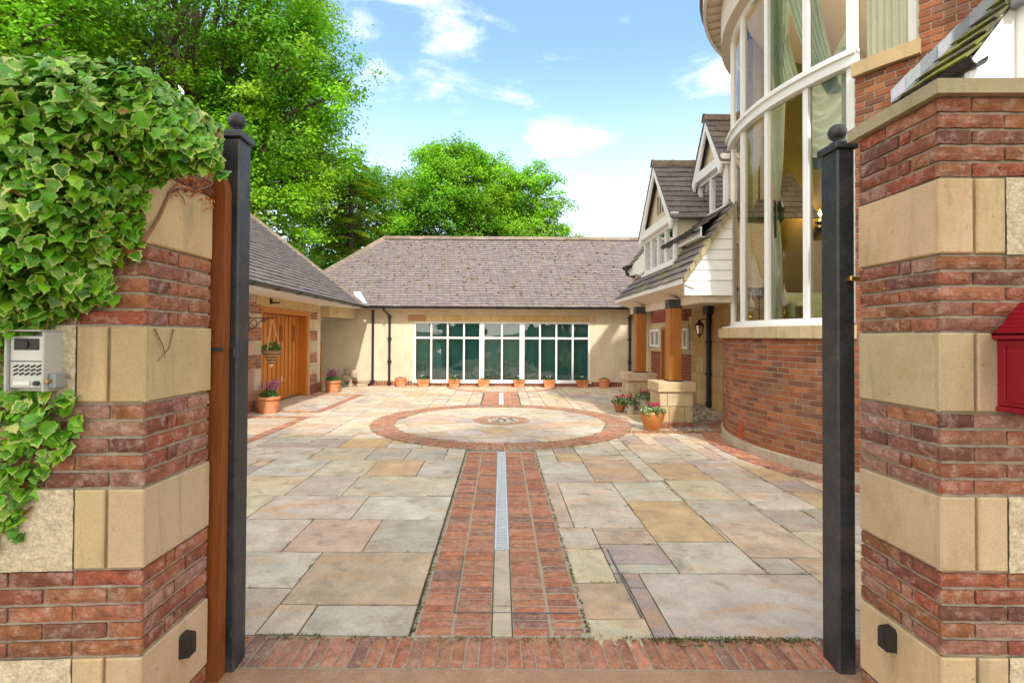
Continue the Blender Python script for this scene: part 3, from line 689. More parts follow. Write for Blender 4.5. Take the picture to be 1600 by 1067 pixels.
for k in range(7):
    a, b = k/7*.8, (k+1)/7*.8; h0, h1 = zt+.016+(k/7)**1.3*.10, zt+.016+((k+1)/7)**1.3*.10; s = .115
    mb.quadmesh([(e0+a*s, f0+a*s, h0+.006), (e1-a*s, f0+a*s, h0+.006), (e1-a*s, f1, h0+.006), (e0+a*s, f1, h0+.006), (e0+b*s, f0+b*s, h1), (e1-b*s, f0+b*s, h1), (e1-b*s, f1, h1), (e0+b*s, f1, h1)], [[0, 1, 5, 4], [1, 2, 6, 5], [3, 0, 4, 7], [2, 3, 7, 6]])
    mb.quadmesh([(e0+a*s, f0+a*s, h0+.006), (e1-a*s, f0+a*s, h0+.006), (e1-a*s, f1, h0+.006), (e0+a*s, f1, h0+.006), (e0+a*s, f0+a*s, h0-.003), (e1-a*s, f0+a*s, h0-.003), (e1-a*s, f1, h0-.003), (e0+a*s, f1, h0-.003)], [[0, 1, 5, 4], [1, 2, 6, 5], [3, 0, 4, 7]])
mb.box((e0+.0925, f0+.0925, zt+.110), (e1-.0925, f1, zt+.122), b=.003); mb.build('roof', m_red, t)

# ------------------------------------------------------------------ ivy
t = thing('ivy', 'thick variegated ivy with cream edged leaves hanging over the gate pillar', 'ivy', (-1.5, 1.65, 0))
OUT = [(0, -1.0), (.22, -.66), (.46, -.52), (.46, -.24), (.66, .04), (.42, .22), (.20, .42), (0, .34), (-.20, .42), (-.42, .22), (-.66, .04), (-.46, -.24), (-.46, -.52), (-.22, -.66)]
def inpoly(x, y, P):
    c = False
    for i in range(len(P)):
        a, b = P[i], P[i-1]
        if (a[1] > y) != (b[1] > y) and x < (b[0]-a[0])*(y-a[1])/(b[1]-a[1])+a[0]: c = not c
    return c
def distp(x, y, P):
    m = 1e9
    for i in range(len(P)):
        a, b = P[i-1], P[i]; dx, dy = b[0]-a[0], b[1]-a[1]; k = max(0, min(1, ((x-a[0])*dx+(y-a[1])*dy)/(dx*dx+dy*dy+1e-9))); m = min(m, math.hypot(a[0]+k*dx-x, a[1]+k*dy-y))
    return m
mb = MB()
def ivyleaf(p, nrm, down, s, cup=.18):
    nrm = Vector(nrm).normalized(); ax = Vector(down); ax = (ax-nrm*ax.dot(nrm)).normalized(); b = nrm.cross(ax)
    k = random.uniform(.75, 1.25); gcol = pick([(.12, .37, .014), (.07, .24, .014), (.18, .45, .02), (.12, .37, .025), (.25, .50, .025)], .25)
    mcol = pick([(.44, .58, .13), (.36, .53, .10), (.58, .64, .21)], .15)
    if random.random() < .42: mcol = gcol
    if random.random() < .04: gcol = mcol
    if random.random() < .012: gcol = mcol = (.34, .17, .06)
    V = [p]; n = len(OUT); fold = random.uniform(.15, .6); curl = random.uniform(0, .35)
    for sc in (random.uniform(.78, .92), 1.0):
        for x, y in OUT:
            if sc < 1: sc = max(.62, min(.95, sc+random.uniform(-.07, .07)))
            x *= sc*.62*random.uniform(.93, 1.07); y *= sc*.62
            V.append(p+b*x*s-ax*y*s+nrm*s*(abs(x)*fold*.5-curl*y*y-cup*.2)+nrm*random.uniform(-.01, .01)*s)
    fs = [[0, 1+i, 1+(i+1) % n] for i in range(n)]; mb.quadmesh(V[:1+n], fs, gcol)
    mb.quadmesh(V[1:], [[i, (i+1) % n, n+(i+1) % n, n+i] for i in range(n)], mcol)
toP = lambda pts, Y: [((x-783)*Y/F, HC-(y-524)*Y/F) for x, y in pts]
PA = toP([(-160, 90), (-40, 85), (60, 78), (150, 85), (205, 105), (262, 150), (318, 210), (338, 262), (300, 262), (250, 266), (215, 280), (205, 330), (200, 395), (150, 415), (160, 465), (108, 485), (70, 500), (40, 530), (-160, 580)], 1.62)
PBv = toP([(-160, 500), (4, 500), (6, 600), (20, 603), (105, 615), (112, 660), (98, 690), (100, 720), (70, 735), (45, 760), (50, 780), (35, 800), (25, 850), (0, 845), (-60, 900), (-160, 960)], 1.63)
tri = lambda P: (min(p[0] for p in P), max(p[0] for p in P), min(p[1] for p in P), max(p[1] for p in P))
for P, n, bul in ((PA, 6500, .22), (PBv, 1300, .09)):
    a0, a1, b0, b1 = tri(P); k = 0
    while k < n:
        x, z = random.uniform(a0, a1), random.uniform(b0, b1)
        if not inpoly(x, z, P): continue
        k += 1
        e = min(1, distp(x, z, P)/.16); d = bul*(e**.6)*random.random()**.7
        topb = max(0, (z-1.95)/.35) if P is PA else 0
        nv = Vector((random.gauss(.05, .6), -1+random.gauss(0, .35), random.gauss(.6, .6)+topb*.8))
        dn = Vector((random.gauss(.1, .5), -.25, -1))
        if topb > .3: dn = Vector((random.gauss(.25, .5), -.9, -.35))
        ivyleaf(Vector((x, 1.675-d-(.0 if P is PA else .0), z)), nv, dn, random.choice((.026, .034, .04, .046, .052, .066))*random.uniform(.85, 1.15))
# the cap of ivy lying over the pillar top and round to its inner side
for k in range(2600):
    x = random.uniform(-2.4, -1.15); y = random.uniform(1.62, 2.10)
    z = 2.20+.10*math.sin(min(1, max(0, (-1.08-x)/.4))*math.pi/2)*random.random()**.5+.02*random.random()
    ivyleaf(Vector((x, y, z)), (random.gauss(.2, .4), random.gauss(-.45, .4), 1), (random.gauss(.5, .6), -.8, -.3), random.uniform(.028, .058))
for k in range(750):
    y = random.uniform(1.64, 2.08); hang = .04+.13*random.random()*(1-abs(y-1.95)/.45)
    z = random.uniform(2.20-hang, 2.26); x = -1.175+.03*random.random()-.01*(z < 2.1)
    ivyleaf(Vector((x, y, z)), (1, random.gauss(-.5, .3), random.gauss(.5, .4)), (random.gauss(.3, .3), random.gauss(0, .5), -1), random.uniform(.03, .055))
fo = mb.build('foliage', m_ivy, t, 'all')
mb = MB()
def stem(pts, r): 
    P = [ptc for ptc in pts]; mb.tube(P, [r*(1-.6*i/(len(P)-1)) for i in range(len(P))], 6)
for k in range(60):
    x = random.uniform(-2.1, -1.38); z = random.uniform(1.2, 1.6); P = []
    for s in range(9): P.append((x+.04*math.sin(s*1.3+k)+s*random.uniform(-.01, .03), 1.655-.02*math.sin(s), z+s*.085))
    if max(p[0] for p in P) < -1.3: stem(P, .0035)
stem([fiL(-.05, 1.70, .03), fiL(.03, 1.80, .025), fiL(.09, 1.90, .022), fiL(.16, 1.935, .024), fiL(.25, 1.95, .02), fiL(.34, 2.0, .025), fiL(.38, 2.10, .02)], .006)
for u, z, du, dz in ((.08, 1.895, .05, .06), (.12, 1.92, .06, -.04), (.2, 1.94, .05, .09), (.25, 1.95, .05, .07), (.29, 1.97, .06, .04), (.22, 1.94, -.03, .12), (.15, 1.55, -.06, -.05), (.2, 1.60, .05, .1), (.02, 1.42, .06, -.10), (.12, 1.42, -.08, -.11), (.1, 1.56, -.08, -.03)):
    stem([fiL(u, z, .022), fiL(u+du*.5+.01, z+dz*.6, .026), fiL(u+du, z+dz, .02)], .0025)
for k in range(60):
    u, z = random.uniform(.08, .36), random.gauss(1.95, .03); mb.leaf(fiL(u, z, .03), (1, random.uniform(-1, 1), random.uniform(-1, 1)), (random.uniform(-1, 1), random.uniform(-1, 1), -1), .018, .014, (1.6, .8, .5))
mb.build('stems', mat('ivy bark', (.26, .135, .07), .9, .3, 30, .4, 90, tint=True), t, True)
print('front done')
# ------------------------------------------------------------------ pool room at the far end of the court
ZE = 2.24; YE = YB-.35; PT = .90
t = thing('pool_room', 'low cream rendered pool room with a long slate roof and a wide white window', 'building', (0, YB, 0))
W0, W1 = -2.465, 2.52; ZT, ZS = 1.817, .105
mb = MB()
mb.box((-8.5, YB, -.1), (W0, YB+.3, ZE)); mb.box((W1, YB, -.1), (4.6, YB+.3, ZE)); mb.box((W0, YB, ZT), (W1, YB+.3, ZE)); mb.box((W0, YB, -.1), (W1, YB+.3, .02)); mb.box((-8.5, YB+.3, -.1), (4.6, YB+5.0, .05)); mb.box((-8.5, YB+4.9, .05), (4.6, YB+5.1, ZE)); mb.build('wall', m_render, t)
mb = MB(); fb = planef((0, YB, 0), (1, 0, 0), (0, 0, 1), (0, -1, 0))
for a, b in ((-4.3, W0-.03), (W1+.03, 4.2)): lay(mb, fb, a, b, 0, .14, .066, .13, .009, .012, .003, P_TOW, bond=0)
lay(mb, fb, W0-.02, W1+.02, .0, .085, .066, .08, .009, .02, .003, P_TOW, bond=0); mb.build('brick_plinth', m_brick, t)
mb = MB(); x = W0-.17
while x < W1+.16:
    w = min(random.choice([.30, .42, .5, .62]), W1+.17-x); c = random.choice([(.62, .44, .19), (.58, .42, .20), (.66, .50, .26), (.52, .28, .15), (.60, .40, .16)])
    mb.panel(fb, x+.003, x+w-.003, ZT+.012, ZT+.185, .014, .004, pick([c], .08)); x += w
mb.build('lintel_stones', m_stone, t)
mb = MB(); mb.box((W0-.04, YB-.05, ZS-.02), (W1+.04, YB+.02, ZS+.018), b=.004); mb.build('window_sill', m_white, t)
def pool_window(x0, x1, n):
    mb = MB(); f = .048; y0, y1 = YB+.02, YB+.10; zr = 1.36
    mb.box((x0, y0, ZS+.019), (x1, y1, ZS+.019+f)); mb.box((x0, y0, ZT-f), (x1, y1, ZT))
    xs = [x0+f/2+(x1-x0-f)*k/n for k in range(n+1)]
    for x in xs: mb.box((x-f/2, y0-.002, ZS+.0195+f), (x+f/2, y1, ZT-f-.0005))
    for k in range(n): mb.box((xs[k]+f/2+.0005, y0+.003, zr-.027), (xs[k+1]-f/2-.0005, y1, zr+.027))
    o = mb.build('window', m_white, t)
    mb = MB(); mb.quadmesh([(x0+.01, y0+.05, ZS+.03), (x1-.01, y0+.05, ZS+.03), (x1-.01, y0+.05, ZT-.01), (x0+.01, y0+.05, ZT-.01)], [[0, 1, 2, 3]]); mb.build('glass', m_glassp, o)
    mb = MB(); V = []; m = 30
    for k in range(m+1):
        x = x0+(x1-x0)*k/m; y = YB+.30+.006*math.sin(k*1.9+x0); V += [(x, y, .06), (x, y, ZT+.1)]
    mb.quadmesh(V, [[2*k, 2*k+2, 2*k+3, 2*k+1] for k in range(m)]); mb.build('blind', m_teal, o, 'all')
pool_window(W0, -.565, 4); pool_window(-.525, .575, 2); pool_window(.615, W1, 4)
mb = MB(); mb.box((-.5645, YB+.015, ZS+.019), (-.5255, YB+.1, ZT)); mb.build('window_post', m_white, t); mb = MB(); mb.box((.5755, YB+.015, ZS+.019), (.6145, YB+.1, ZT)); mb.build('window_post', m_white, t)
hl = 16.78-YE; zr = ZE+PT*hl; XR0 = -3.84
mb = MB(); slates(mb, [(XR0-hl, YE, ZE), (5.0, YE, ZE), (5.0, YE+hl, zr), (XR0, YE+hl, zr)], .205, .118)
slates(mb, [(XR0-hl, YE+2*hl, ZE), (XR0-hl, YE, ZE), (XR0, YE+hl, zr)], .205, .118)
slates(mb, [(5.0, YE+2*hl, ZE), (XR0-hl, YE+2*hl, ZE), (XR0, YE+hl, zr), (5.0, YE+hl, zr)], .5, .3)
ro = mb.build('roof', m_slate, t)
mb = MB(); ridge(mb, (XR0, YE+hl, zr+.03), (5.0, YE+hl, zr+.03), .12, .42); ridge(mb, (XR0-hl+.05, YE+.05, ZE+.07), (XR0, YE+hl, zr+.03), .11, .36); mb.build('ridge_tiles', m_ridge, ro)
mb = MB(); N = Vector((0, -PT, 1)).normalized()
for k in range(560):
    v = hl*random.random()**.8; u = random.uniform(XR0-hl+v+.1, 3.6) if k < 420 else random.uniform(XR0, 3.6)
    if k >= 420: v = hl-.05*random.random()
    p = Vector((u, YE+v, ZE+PT*v))+N*.03; r = random.uniform(.008, .026)
    mb.obox(p, (r*1.5, r*.8, r*.6), Matrix.Rotation(R_(42), 3, 'X') @ Matrix.Rotation(random.random()*3, 3, 'Z'), pick([(.20, .12, .06), (.24, .17, .08), (.16, .14, .06), (.28, .2, .12)], .2), r*.25)
stuff(mb.build('roof_moss', m_plant, ro))
mb = MB(); gutter(mb, (-3.74, YE-.06, ZE-.02), (4.4, YE-.06, ZE-.02)); mb.build('gutter', m_black, t, True)
mb = MB(); mb.box((-3.72, YE-.01, ZE-.10), (4.3, YE+.015, ZE-.005)); mb.box((-3.74, YE+.0155, ZE-.09), (4.3, YB-.001, ZE-.075)); mb.build('soffit', m_soffit, t)
xa = atY(583, 560, YB).x; xb = atY(609, 560, YB).x; xc = atY(983, 560, YB).x
downpipe([(xa, YB-.055, ZE-.1), (xa, YB-.055, .14), (xa-.02, YB-.07, .09), (xa-.3, YB-.1, .06)], t)
downpipe([(xb-.10, YE-.06, ZE-.05), (xb-.09, YE-.05, ZE-.13), (xb, YB-.06, ZE-.26), (xb, YB-.055, .02)], t)
downpipe([(xc+.10, YE-.06, ZE-.05), (xc+.09, YE-.05, ZE-.13), (xc, YB-.06, ZE-.26), (xc, YB-.055, .02)], t)
mb = MB(); A = Vector((-3.86, 14.2, 2.36)); 
mb.quadmesh([(-3.70, YE+.0, ZE+.05), (-3.98, YE+.02, ZE+.06), (-4.22, YE+.42, ZE+PT*.42+.05), (-4.02, YE+.42, ZE+PT*.42+.05)], [[0, 1, 2, 3]], (1.6, 1.6, 1.65)); mb.build('lead_valley', m_lead, t)
# ------------------------------------------------------------------ garage wing
XW = -4.55; XE = -3.80; GY1 = 12.9
t = thing('garage_wing', 'cream garage with wooden doors, banded brick door jambs and a hipped slate roof', 'building', (XW, 10, 0))
dy0, dy1, dz = 9.72, 12.17, 1.97
mb = MB(); mb.box((-9.0, 3.2, -.1), (XW, dy0, ZE)); mb.box((-9.0, dy1, -.1), (XW, GY1, ZE)); mb.box((XW-.35, dy0, dz), (XW, dy1, ZE)); mb.box((-9, dy0, -.1), (XW-.4, dy1, ZE)); mb.build('wall', m_render, t)
fg = planef((XW, 0, 0), (0, 1, 0), (0, 0, 1), (1, 0, 0))
mb = MB(); sb = MB()
for a, b, zs in ((dy1+.02, dy1+.48, ((1.79, 1.97), (1.28, 1.52), (.75, .99), (.25, .48))), (dy0-.62, dy0-.02, ((1.80, 2.02), (1.30, 1.56), (.78, 1.04), (.21, .38)))):
    for z0, z1 in zs:
        mb = MB(); lay(mb, fg, a, b, z0, z1, .20, .052, .010, .012, .002, [(x*1.35, y*1.5, z*1.6) for x, y, z in P_TOW]); mb.build('brick_band', m_brick, t)
    mb = MB()
    lay(mb, fg, a-(0 if a > 11 else 3), b+(.24 if a > 11 else 0), 0, min(z[0] for z in zs)-.005, .055, .2, .010, .012, .002, P_TOW, bond=0); mb.build('brick_base', m_brick, t)
    zz = sorted(zs)
    for k in range(3):
        z0, z1 = zz[k][1]+.008, zz[k+1][0]-.008
        if a < 11: sb.panel(fg, a, b-.28, z0, z1, .012, .003, pick([(.56, .36, .24), (.52, .32, .22)])); sb.panel(fg, b-.27, b, z0, z1, .012, .003, pick([(.60, .50, .34)]))
        else: sb.panel(fg, a, a+.2, z0, z1, .012, .003, pick([(.60, .47, .29)])); sb.panel(fg, a+.21, b, z0, z1, .012, .003, pick([(.60, .52, .36)]))
    if a < 11: sb.panel(fg, a, b-.30, 2.03, ZE-.02, .012, .003, (.54, .36, .25))
sb.panel(fg, dy0-.25, dy1+.55, dz+.01, ZE-.005, .016, .003, (.62, .46, .22)); sb.build('dressed_stones', m_stone, t)
mb = MB()
xf = XW-.02
for a, b in ((dy0, dy0+.11), (dy1-.11, dy1)): mb.box((XW-.34, a, 0), (xf, b, dz), b=.005)
mb.box((XW-.34, dy0+.11, dz-.12), (xf, dy1-.11, dz), b=.005); fr = mb.build('door_frame', m_door, t)
mb = MB(); n = 11; a0, a1 = dy0+.112, dy1-.112; pw = (a1-a0)/n; xd = XW-.20
mb.box((xd-.05, a0, .03), (xd-.022, a1, dz-.125), (.8, .75, .7))
for k in range(n):
    y = a0+k*pw; mb.box((xd-.0215, y+.004, .03), (xd, y+pw-.004, dz-.13), pick([(1, 1, 1), (1.15, 1.1, 1.05), (.85, .82, .8)], .06), b=.004)
    if k % 1 == 0 and k: mb.box((xd+.0005, y-.028, .09), (xd+.022, y+.028, dz-.18), pick([(.9, .86, .8)], .08), b=.004)
mb.box((xd+.0005, a0, dz-.175), (xd+.03, a1, dz-.13), (.85, .8, .75), b=.004); mb.box((xd+.0005, a0, .03), (xd+.026, a1, .085), (.8, .75, .7), b=.004)
dr = mb.build('garage_door', m_door, t)
for px_, k in ((438, 0), (457, 0)):
    mb = MB(); p = atX(px_, 525, xd); y = p.y
    for q in ((y-.05, y-.03), (y+.03, y+.05)): mb.box((xd+.001, q[0], 1.26), (xd+.035, q[1], 1.63), b=.003)
    mb.box((xd+.001, y-.0295, 1.26), (xd+.035, y+.0295, 1.28)); mb.box((xd+.001, y-.0295, 1.61), (xd+.035, y+.0295, 1.63)); mb.box((xd+.0235, y-.0295, 1.2805), (xd+.026, y+.0295, 1.6095), mi=1); mb.build('peep_window', [m_oak, m_dark], dr)
p = atX(438, 592, xd); mb = MB(); mb.box((xd+.023, p.y-.02, p.z-.06), (xd+.03, p.y+.02, p.z+.06), mi=0); mb.tube([(xd+.03, p.y, p.z-.01), (xd+.07, p.y, p.z-.01), (xd+.07, p.y+.05, p.z-.03)], .01); mb.build('door_handle', m_alu, dr)
mb = MB(); mb.prism([(XW-.1, GY1, 1.88), (-4.33, GY1+.0, 1.88), (-4.05, YB-.005, 1.88), (-4.4, YB-.005, 1.88)], (0, 0, ZE-.08-1.88)); mb.build('stone_beam', mat('cast stone beam', (.60, .49, .31), .9, .12, 3, .3, 60, tint=False, stain=(.58, .33, .08), ss=1.6, samt=.8), t)
mb = MB(); mb.box((XW-.06, GY1+.02, 0), (XW+.02, GY1+.1, 1.25), b=.004); mb.build('passage_gate_post', m_oak, t)
PT2 = .93; hh = 3.0; YC = 14.05; zr2 = ZE+PT2*hh
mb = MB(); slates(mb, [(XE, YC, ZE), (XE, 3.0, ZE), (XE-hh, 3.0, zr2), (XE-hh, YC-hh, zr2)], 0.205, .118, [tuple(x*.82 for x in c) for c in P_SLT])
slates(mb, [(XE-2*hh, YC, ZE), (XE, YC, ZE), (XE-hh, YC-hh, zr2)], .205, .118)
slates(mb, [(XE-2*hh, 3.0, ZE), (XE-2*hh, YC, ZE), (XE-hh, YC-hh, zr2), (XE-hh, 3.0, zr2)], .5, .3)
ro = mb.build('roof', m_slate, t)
mb = MB(); ridge(mb, (XE-.04, YC-.04, ZE+.06), (XE-hh, YC-hh, zr2+.03), .10, .36); ridge(mb, (XE-hh, YC-hh, zr2+.03), (XE-hh, 3.0, zr2+.03), .12, .42); mb.build('ridge_tiles', m_ridge, ro)
mb = MB(); gutter(mb, (XE+.06, 3.0, ZE-.02), (XE+.06, YC+.05, ZE-.02)); mb.build('gutter', m_black, t, True)
mb = MB(); mb.box((XE-.015, 3.0, ZE-.10), (XE+.01, YC, ZE-.005)); mb.box((XW+.001, 3.0, ZE-.09), (XE-.0155, YC, ZE-.075)); mb.build('soffit', m_white, t)
p = atX(431, 452, XW+.12); mb = MB(); mb.box((XW+.017, p.y-.03, 2.02), (XW+.05, p.y+.03, 2.12), b=.004); mb.box((XW+.0505, p.y-.02, 2.03), (XW+.2, p.y+.02, 2.06), b=.004); mb.build('eaves_lamp', m_dark, t)

# ------------------------------------------------------------------ main house with round tower
def ang(px, y=526, R=TR, far=False):
    d = ray(px, y); a = d.x*d.x+1; b = -2*(d.x*TC.x+TC.y); c = TC.x**2+TC.y**2-R*R
    q = b*b-4*a*c
    if q < 0: q = 0
    Y = (-b+(1 if far else -1)*math.sqrt(q))/(2*a); return math.atan2(TC.y-Y, TC.x-d.x*Y), Y
tw = lambda u, v, w: TC+Vector((-math.cos(u/TR)*(TR+w), -math.sin(u/TR)*(TR+w), v))    # u: arc metres, v: height
def arc(mb, a0, a1, r0, r1, z0, z1, tint=(1, 1, 1), n=None, mi=0):
    n = n or max(2, int(abs(a1-a0)/R_(2.5))); V = []
    for i in range(n+1):
        a = a0+(a1-a0)*i/n; c, s_ = math.cos(a), math.sin(a)
        V += [TC+Vector((-c*r, -s_*r, z)) for r, z in ((r0, z0), (r1, z0), (r1, z1), (r0, z1))]
    mb.quadmesh(V, [[i*4+k, i*4+(k+1) % 4, i*4+4+(k+1) % 4, i*4+4+k] for i in range(n) for k in range(4)]+[[0, 1, 2, 3], [4*n+3, 4*n+2, 4*n+1, 4*n]], tint, mi)
aR = ang(1334)[0]; aU = ang(1432, 60)[0]; aL = R_(-42)
MUL = [ang(1147)[0], ang(1186)[0], ang(1249)[0]]
st = MUL[1]-MUL[0]; MUL = [MUL[0]-2*st, MUL[0]-st]+MUL
ZSL, ZW0, ZT0, ZT1, ZW1 = 1.40, 1.555, 4.10, 4.27, 5.62
house = thing('main_house', 'brick house with a round glazed tower, slate dormers and a timber porch', 'house', (4.2, 8, 0))
mb = MB()
arc(mb, R_(-58), R_(130), TR-.3, TR, -.1, ZSL-.002, n=60); arc(mb, R_(-58), aL, TR-.3, TR, ZSL-.002, 6.2); arc(mb, aR+.005, aU, TR-.3, TR, ZSL-.002, 3.90); arc(mb, aU, R_(130), TR-.3, TR, ZSL-.002, 6.2); mb.build('tower_mortar', m_mortar, house)
mb = MB()
lay(mb, tw, R_(-56)*TR, R_(95)*TR, .12, ZSL-.005, .155, .052, .011, .007, .003, P_TOW, nu=2)
lay(mb, tw, aR*TR+.02, aU*TR+.02, ZSL+.01, 3.92, .155, .052, .011, .007, .003, P_TOW, nu=2)
lay(mb, tw, aU*TR+.02, R_(95)*TR, ZSL+.01, 6.2, .155, .052, .011, .007, .003, P_TOW, nu=2)
for s_ in (0,): lay(mb, tw, R_(-3)*TR, R_(0)*TR, .14, .34, .24, .052, .012, .012, .003, [(.42, .08, .03)])
tb = mb.build('tower_brickwork', m_brick, house)
mb = MB(); arc(mb, R_(-57), R_(96), TR-.02, TR+.035, -.05, .115); mb.build('tower_footing', m_concg, house)
mb = MB(); aS = ang(1340)[0]
cuts = [R_(-52)+(aS-R_(-52))*k/5 for k in range(6)]
for k in range(5): arc(mb, cuts[k]+.001, cuts[k+1]-.001, TR-.1, TR+.07, ZSL, ZSL+.13, pick(P_STO, .04))
mb.build('stone_sill', m_stone, house); mb = MB(); cuts = [aR+.004, aU+.012]
arc(mb, cuts[0], cuts[1], TR-.1, TR+.06, 3.925, 4.055, pick(P_STO, .03)); mb.build('stone_sill', m_stone, house)
# glazing
mb = MB(); r0, r1 = TR-.155, TR-.095
arc(mb, aL, aR, TR-.19, TR+.02, ZSL+.1305, ZW0); arc(mb, aL, aR, r0, r1+.01, ZW0+.0005, ZW0+.06)
arc(mb, aL, aR, r0, TR-.05, ZT0, ZT1); arc(mb, aL, aR, r0, TR-.02, ZT0+.10, ZT0+.135)
arc(mb, aL, aU, r0, r1, ZW1, ZW1+.07); arc(mb, aR+.02, aU, r0, r1, 4.056, 4.12)
def mull(a, z0, z1, w, rr0=r0, rr1=r1+.005): arc(mb, a-w/TR/2, a+w/TR/2, rr0, rr1, z0, z1, n=2)
mull(aL+.02, ZW0+.061, ZW1, .09)
for a in MUL: mull(a, ZW0+.061, ZT0-.001, .068); mull(a, ZT1+.001, ZW1, .068)
mull(aR-.02, ZW0+.061, ZT0-.001, .10); mull(aR-.02, ZT1+.001, ZW1, .10); mull(aU-.012, 4.12, ZW1, .09)
wn = mb.build('tower_window', m_white, house)
mb = MB()
def gl(a0, a1, z0, z1):
    n = 14; V = []
    for i in range(n+1):
        a = a0+(a1-a0)*i/n; V += [TC+Vector((-math.cos(a)*(TR-.13), -math.sin(a)*(TR-.13), z)) for z in (z0, z1)]
    mb.quadmesh(V, [[2*i, 2*i+2, 2*i+3, 2*i+1] for i in range(n)])
aa = [aL]+MUL+[aR-.02]
for i in range(len(aa)-1): gl(aa[i], aa[i+1], ZW0, ZT0+.05); gl(aa[i], aa[i+1], ZT1-.05, ZW1+.02)
gl(aR-.02, aU, 4.08, ZW1+.02); mb.build('glass', m_glass, wn, 'all')
mb = MB(); arc(mb, R_(-58), R_(120), TR-.19, TR+.03, ZW1+.0705, 6.22); mb.build('frieze', m_soffit, house)
mb = MB(); RE = 3.19
arc(mb, R_(-150), R_(130), RE-.045, RE, 6.20, 6.38); mb.build('eaves_fascia', m_white, house)
mb = MB(); n = 75
for k in range(n):
    a = R_(-150)+R_(280)*k/n; arc(mb, a+.003, a+R_(280)/n-.003, TR-.05, RE-.046, 6.235, 6.26, (1, 1, 1), 1)
    arc(mb, a-.004, a+.004, TR-.05, RE-.046, 6.20, 6.2345, (1, 1, 1), 1)
mb.build('eaves_boards', m_soffit, house)
mb = MB(); V = [TC+Vector((0, 0, 8.6))]+[TC+Vector((-math.cos(a)*(RE+.05), -math.sin(a)*(RE+.05), 6.381)) for a in [R_(-180)+2*math.pi*k/60 for k in range(60)]]
mb.quadmesh(V, [[0, 1+k, 1+(k+1) % 60] for k in range(60)]+[list(range(1, 61))], (.2, .18, .18)); mb.build('tower_roof', m_slate, house)
# room behind the curved window
mb = MB(); FZ = 1.05
arc(mb, R_(96), R_(305), TR-.32, TR-.30, FZ, 6.2, n=50); mb.build('interior_wall', m_olive, house)
mb = MB(); V = [TC+Vector((-math.cos(a)*(TR-.301), -math.sin(a)*(TR-.301), FZ)) for a in [2*math.pi*k/60 for k in range(60)]]; mb.quadmesh(V, [list(range(60))]); mb.build('interior_floor', m_carpet, house)
mb = MB(); mb.quadmesh([v+Vector((0, 0, 6.19-FZ)) for v in V], [list(range(60))]); mb.build('interior_ceiling', m_soffit, house)
mb = MB(); arc(mb, aL, aR, TR-.62, TR-.195, ZSL+.10, ZSL+.135); mb.build('window_board', m_white, house)
# curtains
def cyl(a, z, r): return TC+Vector((-math.cos(a)*r, -math.sin(a)*r, z))
def drape(name, label, fn, nu, nv, mt=m_drape, tint=(1, 1, 1)):
    mb = MB(); V = [fn(i/nu, j/nv) for j in range(nv+1) for i in range(nu+1)]
    mb.quadmesh(V, [[j*(nu+1)+i, j*(nu+1)+i+1, (j+1)*(nu+1)+i+1, (j+1)*(nu+1)+i] for j in range(nv) for i in range(nu)], tint); return mb
a2 = MUL[3]; a3 = MUL[4]; dA = a3-a2
cu = thing('curtain', 'pale green curtain tied back and falling behind the second tower pane', 'curtain', cyl(a2+.3*dA, ZSL+.2, TR-.4))
def f1(u, v):
    z = 1.56+4.0*v; tie = math.exp(-((z-2.95)/.35)**2); full = .34 if z < 2.95 else .34+.5*((z-2.95)/2.6)**1.5
    w = dA*(full*(1-tie*.62)); c = a2+dA*(-.20+(.10*max(0, z-2.95)/2.6))
    return cyl(c+w*(u-.5), z, TR-.34+.03*math.sin(u*34)*(1-.4*tie)+.05*u)
drape('', '', f1, 70, 60).build('cloth', m_drape, cu, 'all')
mb = MB(); mb.lathe([(.03, 2.80), (.055, 2.86), (.05, 2.92), (.065, 2.98), (.05, 3.04), (.03, 3.08)], cyl(a2-dA*.20, 0, TR-.33), 12)
for k in range(9): mb.tube([cyl(a2+dA*(-.26+.015*k), 2.84, TR-.29), cyl(a2+dA*(-.26+.015*k), 2.62, TR-.29)], .005, 5)
mb.build('tie_back', m_dark, cu)
aa3, aa4 = a3, aR-.02; dB = aa4-aa3
sw = thing('curtain', 'swagged pale green drape with a dark fringe across the third tower pane', 'curtain', cyl(aa3+.5*dB, 3.2, TR-.35))
def f2(u, v):      # swag hanging between the mullion and the right post
    sag = math.sin(math.pi*u)**.8; lo = 3.62-.02+.12*(u-.5)-.22*sag; hi = 4.45+.35*u-.30*sag
    z = lo+(hi-lo)*v; return cyl(aa3-.50*dB+1.25*dB*u, z, TR-.36+.045*math.sin(v*30+u*3)*(.3+sag)+.03*sag)
drape('', '', f2, 50, 70).build('swag', m_drape, sw, 'all')
def f3(u, v):      # folds sweeping up to the head of the upper window
    z = 4.0+1.75*v; a = aa3+dB*(-1.0+.30*u+(1-v)**1.4*(1.25)+v*.75*(u-.1)); return cyl(a, z, TR-.30+.035*math.sin(u*40)+.02*v)
drape('', '', f3, 80, 40).build('upper_folds', m_drape, sw, 'all')
def f4(u, v): return cyl(aa3+dB*(.55+.16*u), 2.7+1.75*v, TR-.30+.02*math.sin(u*26))
drape('', '', f4, 30, 10).build('tail', m_drape, sw, 'all')
def f5(u, v):
    z = 4.2+1.5*v; a = a2+dA*(-.42+.40*u+.9*(1-v)**1.6*(.4+.3*u)); return cyl(a, z, TR-.28+.03*math.sin(u*36))
drape('', '', f5, 70, 40).build('left_sweep', m_drape, sw, 'all')
mb = MB()
for k in range(110):
    u = (k+.5)/110; b = f2(u, 0); mb.tube([b, b+Vector((0, 0, -.13))], .006, 4, pick([(.10, .12, .06), (.16, .17, .09), (.05, .06, .03)]))
mb.build('fringe', m_plant, sw)
